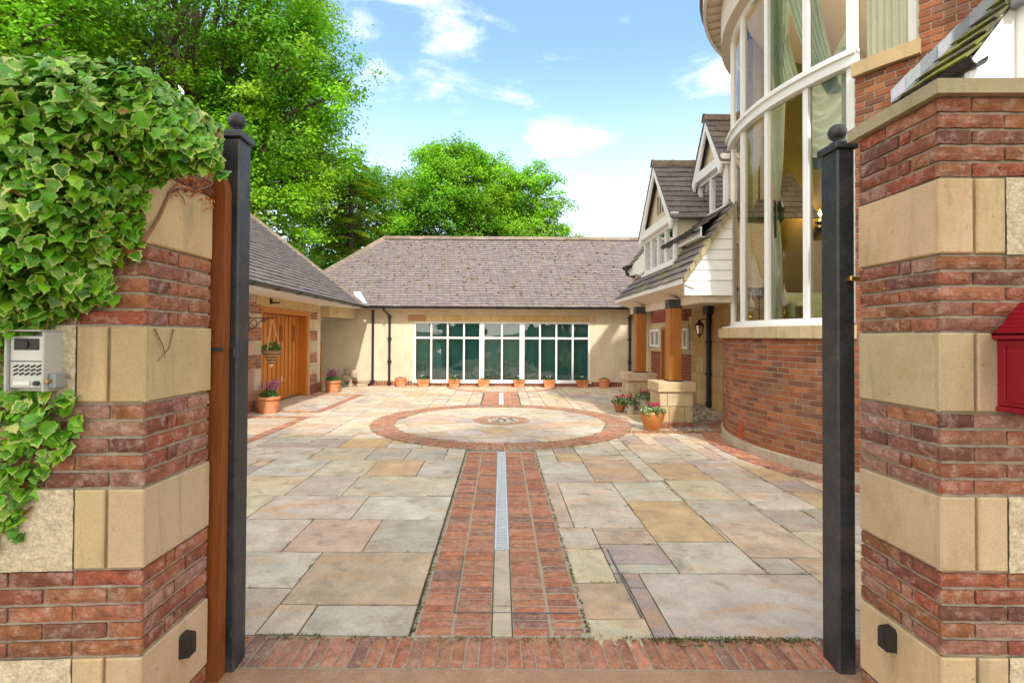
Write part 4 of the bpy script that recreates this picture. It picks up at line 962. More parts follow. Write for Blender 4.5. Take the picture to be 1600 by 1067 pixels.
mb = drape('', '', lambda u, v: cyl(aR+.01+(aU-aR-.02)*u, 4.07+1.5*v, TR-.22+.02*math.sin(u*44)), 60, 4); nc = thing('curtain', 'pale net curtain behind the high side window of the tower', 'curtain', cyl(aU-.05, 4.1, TR-.22)); mb.build('cloth', m_net, nc, 'all')
ch = thing('chandelier', 'brass chandelier with lit candle bulbs hanging high inside the tower', 'chandelier', TC+Vector((-.6, -.5, 4.6)))
cc = TC+Vector((-.6, -.5, 4.75)); mb = MB(); mb.tube([cc+Vector((0, 0, -.2)), cc+Vector((0, 0, 1.3))], .015, 8); mb.lathe([(.001, -.28), (.06, -.22), (.09, -.12), (.04, 0), (.03, .12), (.001, .14)], cc, 14)
for k in range(6):
    a = k*1.047+.2; e = cc+Vector((math.cos(a)*.42, math.sin(a)*.42, -.02)); mb.tube([cc+Vector((0, 0, -.1)), cc+Vector((math.cos(a)*.2, math.sin(a)*.2, -.2)), cc+Vector((math.cos(a)*.36, math.sin(a)*.36, -.14)), e], .011, 6); mb.lathe([(.001, -.01), (.05, .0), (.04, .02), (.001, .02)], e, 10)
mb.build('frame', m_brass, ch, True)
for k in range(6):
    a = k*1.047+.2; e = cc+Vector((math.cos(a)*.42, math.sin(a)*.42, 0)); mb = MB(); mb.lathe([(.014, .0), (.014, .07), (.022, .09), (.018, .12), (.001, .15)], e, 8); mb.build('candle_bulb', m_flame, ch, 'all')
ld = bpy.data.lights.new('chandelier_light', 'POINT'); ld.energy = 85; ld.color = (1, .80, .55); ld.shadow_soft_size = .3; lo = bpy.data.objects.new('chandelier_light', ld); COL.objects.link(lo); lo.location = cc+Vector((0, 0, -.45))
# sconce on the far wall
a_s, Y_s = ang(1296, 350, TR-.32, True); zz = HC+(526-352)*Y_s/F*.995
pS = lambda da, dz, dr: cyl(a_s+da, zz+dz, TR-.33-dr)
sc = thing('wall_sconce', 'black scrolled wall light with one lit candle bulb inside the tower', 'wall light', pS(0, 0, 0))
dirS = (Vector((0, 0, 0))+Vector((-1, -.25, 0))).normalized()
b0 = pS(0, 0, .01); side = Vector((-.80, -.50, 0)); side.normalize()
mb = MB(); mb.tube([b0, b0+side*.10+Vector((0, 0, .09)), b0+side*.17+Vector((0, 0, .03)), b0+side*.21+Vector((0, 0, -.07)), b0+side*.29+Vector((0, 0, -.08)), b0+side*.34+Vector((0, 0, 0))], .012, 8)
c = b0+side*.35; mb.lathe([(.002, -.13), (.05, -.11), (.085, -.05), (.06, 0), (.03, .02), (.085, .045), (.08, .055), (.015, .06)], c, 16); mb.lathe([(.001, -.06), (.06, -.05), (.06, .05), (.001, .06)], b0+Vector((0, 0, 0)), 12); mb.build('arm', m_dark, sc, True)
mb = MB(); mb.tube([c+Vector((0, 0, .06)), c+Vector((0, 0, .15))], .02, 10); mb.build('candle', m_porc, sc, True)
mb = MB(); mb.lathe([(.012, .15), (.026, .18), (.024, .21), (.010, .25), (.001, .27)], c, 12); mb.build('bulb', m_flame, sc, 'all')
ld = bpy.data.lights.new('candle_light', 'POINT'); ld.energy = 9; ld.color = (1, .58, .18); ld.shadow_soft_size = .05; lo = bpy.data.objects.new('candle_light', ld); COL.objects.link(lo); lo.location = c+Vector((0, 0, .22))+(-dirS*0)-cyl(a_s, 0, 0)*0; lo.parent = None
lo.location = Vector(lo.location)+Vector((-.12, -.12, .05))
# table lamps on the window board
def tlamp(px_, label, s=1.0):
    a, Y = ang(px_, 490, TR-.36); b = cyl(a, ZSL+.136, TR-.36); t = thing('table_lamp', label, 'table lamp', b, 'brass table lamps behind the curved window')
    mb = MB(); mb.lathe([(.001, 0), (.055, .0), (.055, .012), (.03, .03), (.018, .05), (.032, .075), (.032, .095), (.016, .115), (.014, .14), (.030, .165), (.014, .19), (.013, .215), (.03, .235), (.034, .25), (.01, .26)], b, 18); mb.build('base', m_brass, t, True)
    mb = MB(); mb.lathe([(.03, .25), (.052, .28), (.060, .33), (.052, .38), (.026, .43), (.017, .47), (.014, .50), (.020, .525)], b, 20); mb.build('shade', m_porc, t, 'all')
tlamp(1224, 'brass table lamp with tall opal shade in the wide pane left of the black post'); tlamp(1163, 'brass table lamp with opal shade in the narrow end pane next to the porch')
p = atY(1275, 470, 6.4); t = thing('armchair', 'sage green upholstered armchair seen through the tower window', 'armchair', (p.x+.1, p.y, FZ))
mb = MB(); x, y = p.x+.1, p.y
mb.box((x-.42, y-.4, FZ+.12), (x+.42, y+.4, FZ+.45), b=.05); mb.build('seat', m_sofa, t, 'all')
mb = MB(); mb.box((x-.40, y+.25, FZ+.40), (x+.40, y+.45, p.z+.13), b=.08); mb.build('backrest', m_sofa, t, 'all')
for q in (-1, 1):
    mb = MB(); mb.box((x+q*.46-.1, y-.42, FZ+.05), (x+q*.46+.1, y+.42, p.z-.02), b=.07); mb.build('armrest', m_sofa, t, 'all')
# wall of the house along the court
XH = 4.2
mb = MB(); mb.box((XH, 8.3, -.1), (XH+.3, YB-.002, 4.2)); mb.box((XH+.3, 8.9, -.1), (8, YB+5, 3.1)); mb.build('house_wall', m_mortar, house)
fh = planef((XH, 0, 0), (0, 1, 0), (0, 0, 1), (-1, 0, 0))
mb = MB(); zc = [0.0, .34, .66, 1.0, 1.32, 1.62, 1.96, 2.3, 2.62]
yS0, yS1 = 8.4, 11.25
for r in range(8):
    y = yS0-random.random()*.3
    while y < yS1:
        w = random.choice([.36, .46, .6]); a, b = max(y, yS0)+.003, min(y+w, yS1)-.003
        if b-a > .05: mb.panel(fh, a, b, zc[r]+.003, zc[r+1]-.003, .02, .003, pick([(.50, .35, .17), (.55, .40, .21), (.46, .31, .14), (.52, .34, .14)], .1))
        y += w
mb.panel(fh, yS1+.003, yS1+.16, 1.70, 1.86, .02, .003, pick(P_STO)); mb.panel(fh, yS1+.003, 13.0, 1.03, 1.14, .035, .003, pick(P_STO)); mb.panel(fh, 13.25, 14.4, 1.03, 1.14, .035, .003, pick(P_STO)); mb.panel(fh, yS1+.17, 14.4, 1.62, 1.78, .025, .003, pick(P_STO))
mb.panel(fh, 12.05, 12.45, .0, 1.02, .03, .003, pick(P_STO)); mb.panel(fh, 12.05, 12.45, 1.15, 1.61, .03, .003, pick(P_STO)); mb.panel(fh, 13.2, 13.4, .0, 1.02, .03, .003, pick(P_STO)); mb.panel(fh, 13.2, 13.35, 1.15, 1.61, .03, .003, pick(P_STO))
mb.panel(fh, 14.3, 14.48, 0, 1.0, .03, .003, pick(P_STO)); mb.panel(fh, 14.3, 14.48, 1.15, 2.6, .03, .003, pick(P_STO)); mb.build('stone_facing', m_stone, house)
for a, b in ((yS1, 12.05), (13.4, 14.3)): mb = MB(); lay(mb, fh, a, b, 0, 1.02, .2, .055, .010, .01, .002, [(.30, .08, .05), (.26, .075, .05), (.33, .10, .06)]); mb.build('brick_panel', m_brick, house)
mb = MB(); lay(mb, fh, yS1, 14.3, 1.79, 2.35, .055, .2, .010, .012, .002, [(.30, .08, .06), (.26, .075, .05), (.33, .10, .07)], bond=0); mb.build('brick_panel', m_brick, house)
for y0, y1 in ((11.4, 12.0), (13.42, 14.28)):
    mb = MB(); x0, x1 = XH-.06, XH-.012; z0, z1 = 1.145, 1.615
    for a, b, e, g in ((y0, y1, z0, z0+.06), (y0, y1, z1-.06, z1), (y0, y0+.06, z0+.0605, z1-.0605), (y1-.06, y1, z0+.0605, z1-.0605), ((y0+y1)/2-.04, (y0+y1)/2+.04, z0+.0605, z1-.0605)): mb.box((x0, a, e), (x1, b, g))
    o = mb.build('small_window', m_white, house); mb = MB(); mb.box((x0+.02, y0+.02, z0+.02), (x0+.024, y1-.02, z1-.02)); mb.build('glass', mat('dim pane', (.30, .29, .25), .12, .1, 4, 0, tint=False, spec=.6), o)
mb = MB(); mb.box((XH-.09, 12.46, 0), (XH-.012, 12.56, 1.66), b=.004); mb.box((XH-.09, 13.09, 0), (XH-.012, 13.19, 1.66), b=.004); mb.box((XH-.09, 12.5605, 1.58), (XH-.012, 13.0895, 1.66), b=.004)
for k in range(5): mb.box((XH-.05, 12.565+k*.105, .02), (XH-.02, 12.565+k*.105+.1, 1.58), pick([(1, 1, 1)], .08), b=.003)
mb.build('front_door', m_oak, house)
mb = MB(); mb.box((XH-.07, 12.45, 0), (XH-.35, 13.3, .14), (.5, .38, .2), b=.01); mb.build('door_step', m_stone, house)
yp = atX(1107, 560, XH-.07).y; downpipe([(XH-.07, yp, 1.96), (XH-.07, yp, .02)], house, .048)
mb = MB(); mb.prism([(XH-.14, yp-.11, 1.86), (XH-.14, yp+.11, 1.86), (XH-.14, yp+.13, 2.06), (XH-.14, yp-.13, 2.06)], (.135, 0, 0)); mb.build('rain_hopper', m_black, house)
# timber porch
EX, CZ = 2.52, 2.17; SL = 1.45; GY0, GYE = 7.12, 11.25; XT = 3.38
zT = CZ+SL*(XT-EX)
P_SL2 = [tuple(x*.9 for x in c) for c in P_SLT]+[(.20, .19, .10), (.24, .21, .12)]
TX = lambda y, e=-.085: TC.x-math.sqrt((TR+e)**2-(y-TC.y)**2)
TY = lambda x, e=-.085: TC.y+math.sqrt((TR+e)**2-(x-TC.x)**2)
xk = TX(GY0-.06); mb = MB(); slates(mb, [(EX, GYE, CZ+.07), (EX, GY0-.06, CZ+.07), (xk, GY0-.06, CZ+.07+SL*(xk-EX)), (XT, TY(XT), zT+.07), (XT, 8.1, zT+.07)], .24, .14, P_SL2, th=.016)
po = mb.build('porch_roof', m_slate, house)
mb = MB()
for k in range(9):
    a, b = k/9*.78, (k+1)/9*.78; mb.prism([(EX+(XT-EX)*a+.012, GY0-.075, CZ-.01+(zT-CZ)*a), (EX+(XT-EX)*b+.012, GY0-.075, CZ-.005+(zT-CZ)*b), (EX+(XT-EX)*b, GY0-.075, CZ+.085+(zT-CZ)*b), (EX+(XT-EX)*a-.01, GY0-.075, CZ+.075+(zT-CZ)*a)], (0, .074, 0), pick([(.30, .26, .15), (.36, .31, .19), (.26, .23, .15)]))
mb.build('verge_slates', m_mossy, po)
mb = MB(); z0 = 1.99; nb = 8; zl = z0
hs = [.21]+[.145]*7
for h in hs:
    z1 = min(zl+h, zT-.03)
    if z1 <= zl: break
    xa_, xb_ = EX+.035+max(0, (zl-CZ-.04))/SL, EX+.035+max(0, (z1-CZ-.04))/SL; xr = TX(GY0)
    if xa_ > xr-.03: break
    mb.prism([(xa_, GY0, zl+.0015), (xr, GY0, zl+.0015), (xr, GY0+.012, z1), (min(xb_, xr-.004), GY0+.012, z1)], (0, .03, 0)); zl = z1
mb.build('gable_boarding', m_clad, house)
mb = MB(); mb.box((EX-.01, GY0-.02, CZ-.02), (EX+.02, GYE, CZ+.065), b=.003); mb.prism([(EX+.0205, GY0-.02, CZ-.03), (EX+.0205, GY0-.02, CZ+.065), (EX+.17, GY0-.02, CZ+.065), (EX+.17, GY0-.02, CZ-.09)], (0, .018, 0)); mb.prism([(EX-.006, GY0-.03, CZ+.02), (EX+.17, GY0-.03, CZ+.02), (EX+.17, GY0-.03, CZ+.063), (EX-.006, GY0-.03, CZ+.063)], (0, .0098, 0)); mb.build('porch_fascia', m_white, house)
mb = MB(); n = 14
for k in range(n):
    y = GY0+.02+(GYE-GY0-.03)*k/n; w = (GYE-GY0-.03)/n
    mb.prism([(EX+.021, y+.004, CZ-.02), (EX+.30, y+.004, 2.03), (EX+.30, y+w-.004, 2.03), (EX+.021, y+w-.004, CZ-.02)], (0, 0, .015))
xk2 = TX(GY0+.035); mb.prism([(EX+.3005, GY0+.035, 2.03), (xk2, GY0+.035, 2.03), (3.3, TY(3.3), 2.03), (3.7, TY(3.7), 2.03), (XH-.021, TY(XH-.021), 2.03), (XH-.021, GYE, 2.03), (EX+.3005, GYE, 2.03)], (0, 0, .015)); mb.build('porch_soffit', m_soffit, house)
mb = MB(); mb.box((EX+.302, GY0+.10, 1.90), (EX+.40, GYE-.05, 2.0295), b=.004); mb.box((EX+.4005, GY0+.10, 1.90), (TX(GY0+.12), GY0+.2, 2.0295), b=.004); mb.build('porch_beam', m_soffit, house)
def plinth(y):
    mb = MB(); x = 2.705; h = .255; b0 = .07; c = [pick(P_STO, .06) for _ in range(8)]
    dk = lambda q: (q[0]*.92, q[1]*.9, q[2]*.88)
    mb.box((x-h, y-h, .095), (x-h*.45, y+h, .335), dk(c[0]), b=.006); mb.box((x-h*.45+.006, y-h, .095), (x+h*.5, y+h, .335), dk(c[1]), b=.006); mb.box((x+h*.5+.006, y-h, .095), (x+h, y+h, .335), dk(c[2]), b=.006)
    mb.box((x-h, y-h, .341), (x-h*.55, y+h, .56), c[3], b=.006); mb.box((x-h*.55+.005, y-h, .341), (x+h, y+h, .56), c[4], b=.006); mb.box((x-h-.035, y-h-.035, .562), (x+h+.035, y+h+.035, .71), c[5], b=.008)
    o = mb.build('porch_plinth', m_stone, house); mb = MB(); mb.box((x-h+.01, y-h+.01, 0), (x+h-.01, y+h-.01, .095), (.5, .3, .22))
    for k in range(4): mb.box((x-h+k*h/2+.004, y-h-.006, .0), (x-h+(k+1)*h/2-.004, y-h+.0095, .09), pick(P_RUS), b=.003)
    mb.build('brick_foot', m_rustic, o)
    mb = MB(); s = .098; X = 2.745; mb.box((X-s, y-s, .72), (X+s, y+s, 1.93), b=.008); o = mb.build('porch_post', m_oak, house)
    mb = MB(); mb.box((X-s-.006, y-s-.006, 1.86), (X+s+.006, y+s+.006, 2.0), b=.003); mb.build('iron_collar', m_iron, o); mb = MB(); mb.box((X-s-.02, y-s-.02, .711), (X+s+.02, y+s+.02, .722)); mb.build('iron_shoe', m_iron, o)
plinth(8.15); plinth(10.12)
# main roof
MX, MZ = 3.05, 3.10; MS = 1.28; QX, QZ, QS = 2.83, 2.98, .75
mb = MB(); slates(mb, [(QX, 9.45, QZ), (QX, 7.3, QZ), (3.2, 7.3, QZ+QS*(3.2-QX)), (3.75, TY(3.75), QZ+QS*(3.75-QX)), (4.45, TY(4.45), QZ+QS*(4.45-QX)), (4.45, 9.45, QZ+QS*(4.45-QX))], .24, .15, P_SL2, th=.016)
slates(mb, [(MX, 12.4, MZ), (MX, 11.75, MZ), (3.95, 11.75, MZ+MS*.9), (3.95, 12.4, MZ+MS*.9)], .24, .15, P_SL2)
slates(mb, [(5.9, 9.35, 3.1), (5.9, 13.5, 3.1), (4.45, 13.5, QZ+QS*(4.45-QX)), (4.45, 9.35, QZ+QS*(4.45-QX))], .5, .3)
ro = mb.build('main_roof', m_slate, house)
mb = MB(); ridge(mb, (4.45, 8.95, QZ+QS*(4.45-QX)+.03), (4.45, 13.5, QZ+QS*(4.45-QX)+.03), .12); mb.build('ridge_tiles', m_ridge, ro)
mb = MB(); gutter(mb, (QX-.07, 7.22, QZ-.03), (QX-.07, 8.72, QZ-.03), .05, .4); mb.build('house_gutter', m_black, house, True); mb = MB(); gutter(mb, (MX-.07, 11.85, MZ-.02), (MX-.07, 12.35, MZ-.02), .065, .4); mb.build('house_gutter', m_black, house, True)
mb = MB(); mb.box((QX-.015, 7.24, QZ-.15), (QX+.01, 8.6, QZ-.005)); mb.box((QX+.0105, 7.3, QZ-.15), (3.15, 8.0, QZ-.13)); mb.build('eaves_box', m_white, house); mb = MB(); mb.prism([(MX-.01, 11.75, MZ-.25), (MX-.01, 11.75, MZ-.01), (MX+.5, 11.75, MZ+.6), (MX+.5, 11.75, MZ-.25)], (0, .65, 0)); mb.build('eaves_box', m_white, house)
downpipe([(MX-.07, 12.2, MZ-.08), (MX-.06, 12.2, MZ-.2), (MX+.22, 12.0, MZ-.33), (MX+.25, 12.0, 2.0)], house, .04)
mb = MB(); mb.box((MX+.1, 8.9, 2.06), (4.19, 12.3, MZ-.26)); mb.build('upper_wall', m_render, house)
def dormer(X, y0, y1, zb, ze, za, nl, slits, dep=lambda y: 1.6, ov=.10):
    yc = (y0+y1)/2
    P = [(y0, zb-.4), (y1, zb-.4), (y1, ze), (yc, za-.12), (y0, ze)]; mb = MB(); mb.quadmesh([(X, y, z) for y, z in P]+[(X+dep(y), y, z) for y, z in P], [[0, 1, 2, 3, 4], [9, 8, 7, 6, 5]]+[[i, (i+1) % 5, 5+(i+1) % 5, 5+i] for i in range(5)]); o = mb.build('dormer', m_dash, house)
    mb = MB()
    for s, e in ((y0, y1), (y1, y0)):
        d = (yc-s)/abs(yc-s)*-1
        A = (X-.14, s+d*ov, ze-.12); B = (X+dep(s)+(.6 if dep(s) > 1 else 0), s+d*ov, ze-.12); C_ = (X+dep(yc)+(.6 if dep(s) > 1 else 0), yc, za); D_ = (X-.14, yc, za)
        slates(mb, [A, B, C_, D_], .22, .14, P_SLT)
    r = mb.build('dormer_roof', m_slate, o)
    mb = MB(); ridge(mb, (X-.145, yc, za+.02), (X+dep(yc), yc, za+.02), .075, .36); mb.build('dormer_ridge', m_ridge, o)
    mb = MB()
    for s in (y0, y1):
        d = -1 if s < yc else 1; a = Vector((X-.13, s+d*ov, ze-.14)); b = Vector((X-.13, yc, za-.02)); w = Vector((0, 0, -.17))
        mb.prism([a, b, b+w, a+w*.9+Vector((0, -d*.08, 0))], (.035, 0, 0))
    mb.box((X-.125, y0-.06, ze-.17), (X-.005, y1+.06, ze-.03)); mb.build('barge_board', m_white, o)
    mb = MB(); f = .07; xx = X-.05; zt = ze-.171
    mb.box((xx-.05, y0-.03, zb-.05), (X+.02, y1+.03, zb)); mb.box((xx, y0, zb+.0005), (X+.005, y1, zb+.06)); mb.box((xx, y0, zt-.06), (X+.005, y1, zt))
    for k in range(nl+1):
        y = y0+f/2+(y1-y0-f)*k/nl; mb.box((xx-.002, y-f/2, zb+.0605), (X+.005, y+f/2, zt-.0605))
    mb.build('dormer_window', m_white, o)
    mb = MB(); mb.quadmesh([(X-.02, y0+.02, zb+.02), (X-.02, y1-.02, zb+.02), (X-.02, y1-.02, zt-.02), (X-.02, y0+.02, zt-.02)], [[0, 1, 2, 3]]); mb.build('dormer_glass', m_glassd, o)
    mb = MB(); mb.quadmesh([(X-.004, y0+.02, zb+.02), (X-.004, y1-.02, zb+.02), (X-.004, y1-.02, zt-.02), (X-.004, y0+.02, zt-.02)], [[0, 1, 2, 3]]); mb.build('dormer_blind', m_carpet, o)
    mb = MB(); sz = ze+.16
    for k in range(slits):
        y = yc+(k-(slits-1)/2)*.14; h = (za-ze)*(.42 if slits == 1 else .36-.05*abs(k-(slits-1)/2)); mb.box((X-.012, y-.022, sz), (X-.001, y+.022, sz+h))
    mb.build('vent_slits', m_bark, o)
dormer(3.28, 7.38, 8.42, 3.27, 4.08, 4.80, 2, 1, lambda y: max(.02, TX(min(y, 8.42))-3.28), .05)
dormer(2.80, 8.13, 9.86, 2.60, 3.42, 4.46, 4, 3)
# lean-to beside the tower on the right
mb = MB(); RX, RZ, RS = 3.64, 3.60, 1.27
slates(mb, [(RX, 4.95, RZ), (RX, 3.95, RZ), (5.2, 3.95, RZ+RS*1.62), (5.2, 4.95, RZ+RS*1.62)], .2, .13, [(.13, .13, .06), (.17, .16, .07), (.15, .17, .03), (.20, .22, .04), (.12, .11, .08)], th=.02)
o = mb.build('lean_to_roof', m_mossy, house)
mb = MB(); pa = None
for k in range(20):
    X = RX-.06+k*.07; c = (X-TC.x)
    if abs(c) > TR+.02: continue
    Y = TC.y-math.sqrt((TR+.02)**2-c*c); X2 = X+.095; c2 = X2-TC.x; Y2 = TC.y-math.sqrt(max(0, (TR+.02)**2-c2*c2)); z, z2 = RZ+RS*(X-RX), RZ+RS*(X2-RX)
    if Y > 5.2: continue
    n = (Vector((X, Y, 0))-TC).normalized()
    mb.prism([Vector((X, Y, z+.03))+n*.012, Vector((X2, Y2, z2+.03))+n*.004, Vector((X2, Y2, z2+.17))+n*.004, Vector((X, Y, z+.15))+n*.012], n*.012, pick([(1, 1, 1), (.8, .82, .85), (1.25, 1.25, 1.25)], .15))
    mb.prism([Vector((X, Y, z+.035)), Vector((X2, Y2, z2+.035)), Vector((X2, Y2-.06, z2+.035)), Vector((X, Y-.06, z+.035))], (0, 0, .012), pick([(1, 1, 1), (.8, .82, .85)], .15))
mb.build('lead_flashing', m_lead, o)
mb = MB(); gutter(mb, (RX+.02, 3.9, RZ-.03), (RX+.02, 4.55, RZ-.03), .07, 2.0); mb.build('lean_to_gutter', m_black, house, True)
mb = MB(); mb.prism([(RX+.02, 3.98, RZ-.20), (RX+.02, 3.98, RZ-.03), (4.02, 3.98, RZ+RS*.42), (4.02, 3.98, RZ-.20)], (0, .05, 0)); mb.box((RX+.09, 4.04, RZ-.16), (RX+.11, 4.7, RZ-.04)); mb.box((4.021, 3.9, RZ-.6), (4.13, 4.02, 6.0)); mb.box((4.6, 3.9, RZ-.6), (4.7, 4.02, 6.0)); mb.box((4.131, 3.9, RZ+2.0), (4.5995, 4.02, RZ+2.1)); lw = mb.build('side_window', m_white, house)
mb = MB(); mb.quadmesh([(4.13, 3.96, RZ-.6), (4.6, 3.96, RZ-.6), (4.6, 3.96, 6), (4.13, 3.96, 6)], [[0, 1, 2, 3]]); mb.build('glass', m_glassd, lw)
mb = MB(); mb.box((4.13, 4.2, RZ-.6), (4.7, 4.22, 6)); mb.build('blind', m_drape, lw)
mb = MB(); mb.box((3.95, 3.86, RZ+.38), (4.02, 3.975, RZ+1.7)); mb.build('lead_apron', m_lead, house)
mb = MB(); mb.box((3.75, 4.05, -.1), (5.6, 4.3, RZ-.21)); mb.build('lean_to_wall', m_render, house)
# wall lantern
q = atX(1093, 512, XH-.25); t = thing('wall_lantern', 'black lantern on a scrolled bracket beside the porch downpipe', 'lantern', (XH, q.y, q.z))
mb = MB(); L = Vector((XH-.25, q.y, q.z)); mb.tube([(XH-.02, q.y, q.z+.13), (XH-.1, q.y, q.z+.17), (XH-.2, q.y, q.z+.16), L+Vector((0, 0, .15))], .010, 8); mb.box((XH-.03, q.y-.03, q.z+.05), (XH-.018, q.y+.03, q.z+.2)); mb.build('bracket', m_black, t)
mb = MB(); mb.lathe([(.012, .17), (.02, .15), (.03, .12), (.10, .055), (.10, .045), (.085, .04)], L, 6); mb.lathe([(.055, -.12), (.06, -.125), (.02, -.15), (.012, -.19), (.001, -.2)], L, 6)
for k in range(6):
    a = math.pi/3*k; mb.tube([L+Vector((math.cos(a)*.085, math.sin(a)*.085, .045)), L+Vector((math.cos(a)*.055, math.sin(a)*.055, -.12))], .006, 5)
mb.build('cage', m_black, t)
mb = MB(); mb.lathe([(.078, .04), (.05, -.118)], L, 6); mb.build('panes', m_glassd, t); mb = MB(); mb.lathe([(.012, -.12), (.022, -.06), (.018, -.02), (.001, 0)], L, 10); mb.build('bulb', m_porc, t, True)

# ------------------------------------------------------------------ pots, basket, ornaments
def greens(mb, c, r, h, n, pal, s=.05, up=.6):
    for k in range(n):
        a = random.random()*6.28; q = math.sqrt(random.random())*r; p = Vector(c)+Vector((math.cos(a)*q, math.sin(a)*q, h*random.random()*(1-.5*q/r)))
        mb.leaf(p, (math.cos(a)+random.gauss(0, .5), math.sin(a)+random.gauss(0, .5), .8), (math.cos(a), math.sin(a), up+random.gauss(0, .5)), s*random.uniform(.7, 1.3), s*.5, pick(pal, .25))
def blooms(mb, pts, r, pal, n=14):
    for p in pts:
        for k in range(n):
            v = Vector((random.gauss(0, 1), random.gauss(0, 1), random.gauss(.3, 1))).normalized(); mb.leaf(Vector(p)+v*r*.7, v, (random.gauss(0, 1), random.gauss(0, 1), random.gauss(0, 1)), r*.9, r*.8, pick(pal, .2))
GRN = [(.07, .17, .03), (.10, .22, .04), (.05, .12, .025), (.13, .26, .06)]
def trough(x, label, kind):
    t = thing('trough_planter' if kind else 'flower_pot', label, 'planter', (x, YB-.27, 0), 'terracotta planters along the pool room wall')
    mb = MB()
    if kind:
        w, d, h = .16, .11, .205
        def ring(a, b, z): return [(-a, -b, z), (a, -b, z), (a, b, z), (-a, b, z)]
        R = [ring(w*.82, d*.82, 0), ring(w*.90, d*.9, h*.62), ring(w*1.02, d*1.03, h*.63), ring(w*1.04, d*1.05, h*.78), ring(w*.96, d*.97, h*.80), ring(w*1.08, d*1.09, h*.83), ring(w*1.10, d*1.1, h), ring(w*.95, d*.95, h), ring(w*.9, d*.9, h*.85)]
        V = [Vector(p)+Vector((x, YB-.27, 0)) for r in R for p in r]; mb.quadmesh(V, [[i*4+k, i*4+(k+1) % 4, i*4+4+(k+1) % 4, i*4+4+k] for i in range(len(R)-1) for k in range(4)]+[[0, 3, 2, 1], list(range(len(V)-4, len(V)))], pick([(1, 1, 1)], .1))
        mb.build('pot', m_terra, t); top, rr = h*.85, .13
    else:
        mb.lathe([(.001, 0), (.128, 0), (.142, .13), (.147, .19), (.16, .195), (.165, .24), (.147, .245), (.135, .21), (.001, .20)], (x, YB-.27, 0), 26, pick([(1, 1, 1)], .1)); mb.build('pot', m_terra, t, True); top, rr = .20, .11
    mb = MB(); greens(mb, (x, YB-.27, top), rr, .05+.05*random.random(), 90, GRN, .05); mb.build('plants', m_plant, t); mb = MB()
    for k in range(random.randint(1, 3)):
        mb.tube([(x+random.uniform(-.05, .05), YB-.27, top), (x+random.uniform(-.06, .06), YB-.27, top+.14)], .003, 5, (.1, .2, .05))
    blooms(mb, [(x+random.uniform(-.07, .07), YB-.27+random.uniform(-.05, .05), top+.13) for _ in range(random.randint(1, 3))], .022, [(.8, .8, .75)]); mb.build('flowers', m_plant, t)
P8 = [(626, 'round washed terracotta pot on the pool room wall between downpipe and window', 0), (662, 'terracotta trough under the first pair of window panes from the downpipe side', 1), (710, 'terracotta trough with a white flower below the middle of the leftmost window', 1), (756, 'terracotta trough under the left white window post', 1),
      (811, 'terracotta trough under the right white window post', 1), (858, 'terracotta trough with double rim below the left half of the rightmost window', 1), (910, 'terracotta trough under the last panes of the rightmost window', 1), (944, 'round terracotta pot alone on the wall between the window and the porch', 0)]
for x, l, k in P8: trough(atY(x, 600, YB-.27).x, l, k)
def bigpot(p, s, label, seed):
    random.seed(seed); t = thing('flower_pot', label, 'flower pot', p, 'large terracotta pots of purple flowers')
    mb = MB(); prof = [(r, z*1.5) for r, z in [(.001, 0), (.255, 0), (.275, .02), (.27, .05), (.285, .07), (.30, .23), (.297, .25), (.33, .265), (.345, .30), (.335, .325), (.30, .33), (.275, .29), (.001, .27)]]
    mb.lathe([(r*s, z*s) for r, z in prof], p, 36)
    for k in range(10):     # moulded swags
        a = math.pi*2*k/10
        for q in range(7):
            b = a+(q/6-.5)*.55; z = .30-.10*math.sin(math.pi*q/6); mb.lathe([(.001, -.022*s), (.02*s, 0), (.001, .022*s)], Vector(p)+Vector((math.cos(b)*.292*s, math.sin(b)*.292*s, z*s)), 6)
    mb.build('pot', m_terra, t, True)
    mb = MB(); greens(mb, Vector(p)+Vector((0, 0, .40*s)), .27*s, .30*s, 520, GRN, .10*s, 1.0); mb.build('leaves', m_plant, t)
    mb = MB()
    for k in range(34):
        a = random.random()*6.28; r = .22*s*math.sqrt(random.random()); b = Vector(p)+Vector((math.cos(a)*r, math.sin(a)*r, .55*s)); e = b+Vector((math.cos(a)*r*.5, math.sin(a)*r*.5, random.uniform(.24, .46)*s)); mb.tube([b, e], .004, 4, (.12, .18, .06))
        for q in range(22):
            f = .35+.65*q/22; v = Vector((random.gauss(0, 1), random.gauss(0, 1), .4)).normalized(); mb.leaf(b+(e-b)*f, v, v+Vector((0, 0, .6)), .045*s*(1.2-.5*f), .032*s, pick([(.60, .14, .42), (.68, .20, .48), (.50, .10, .38), (.70, .30, .55)], .2))
    mb.build('flower_spikes', m_plant, t)
p = G(412, 647); bigpot(Vector((p.x, p.y+.19, 0)), .60, 'large terracotta pot of purple flowers at the near jamb of the garage doors', 3)
p = G(516, 614); bigpot(Vector((p.x, p.y+.19, 0)), .59, 'large terracotta pot of purple flowers at the far corner of the garage', 4)
random.seed(21)
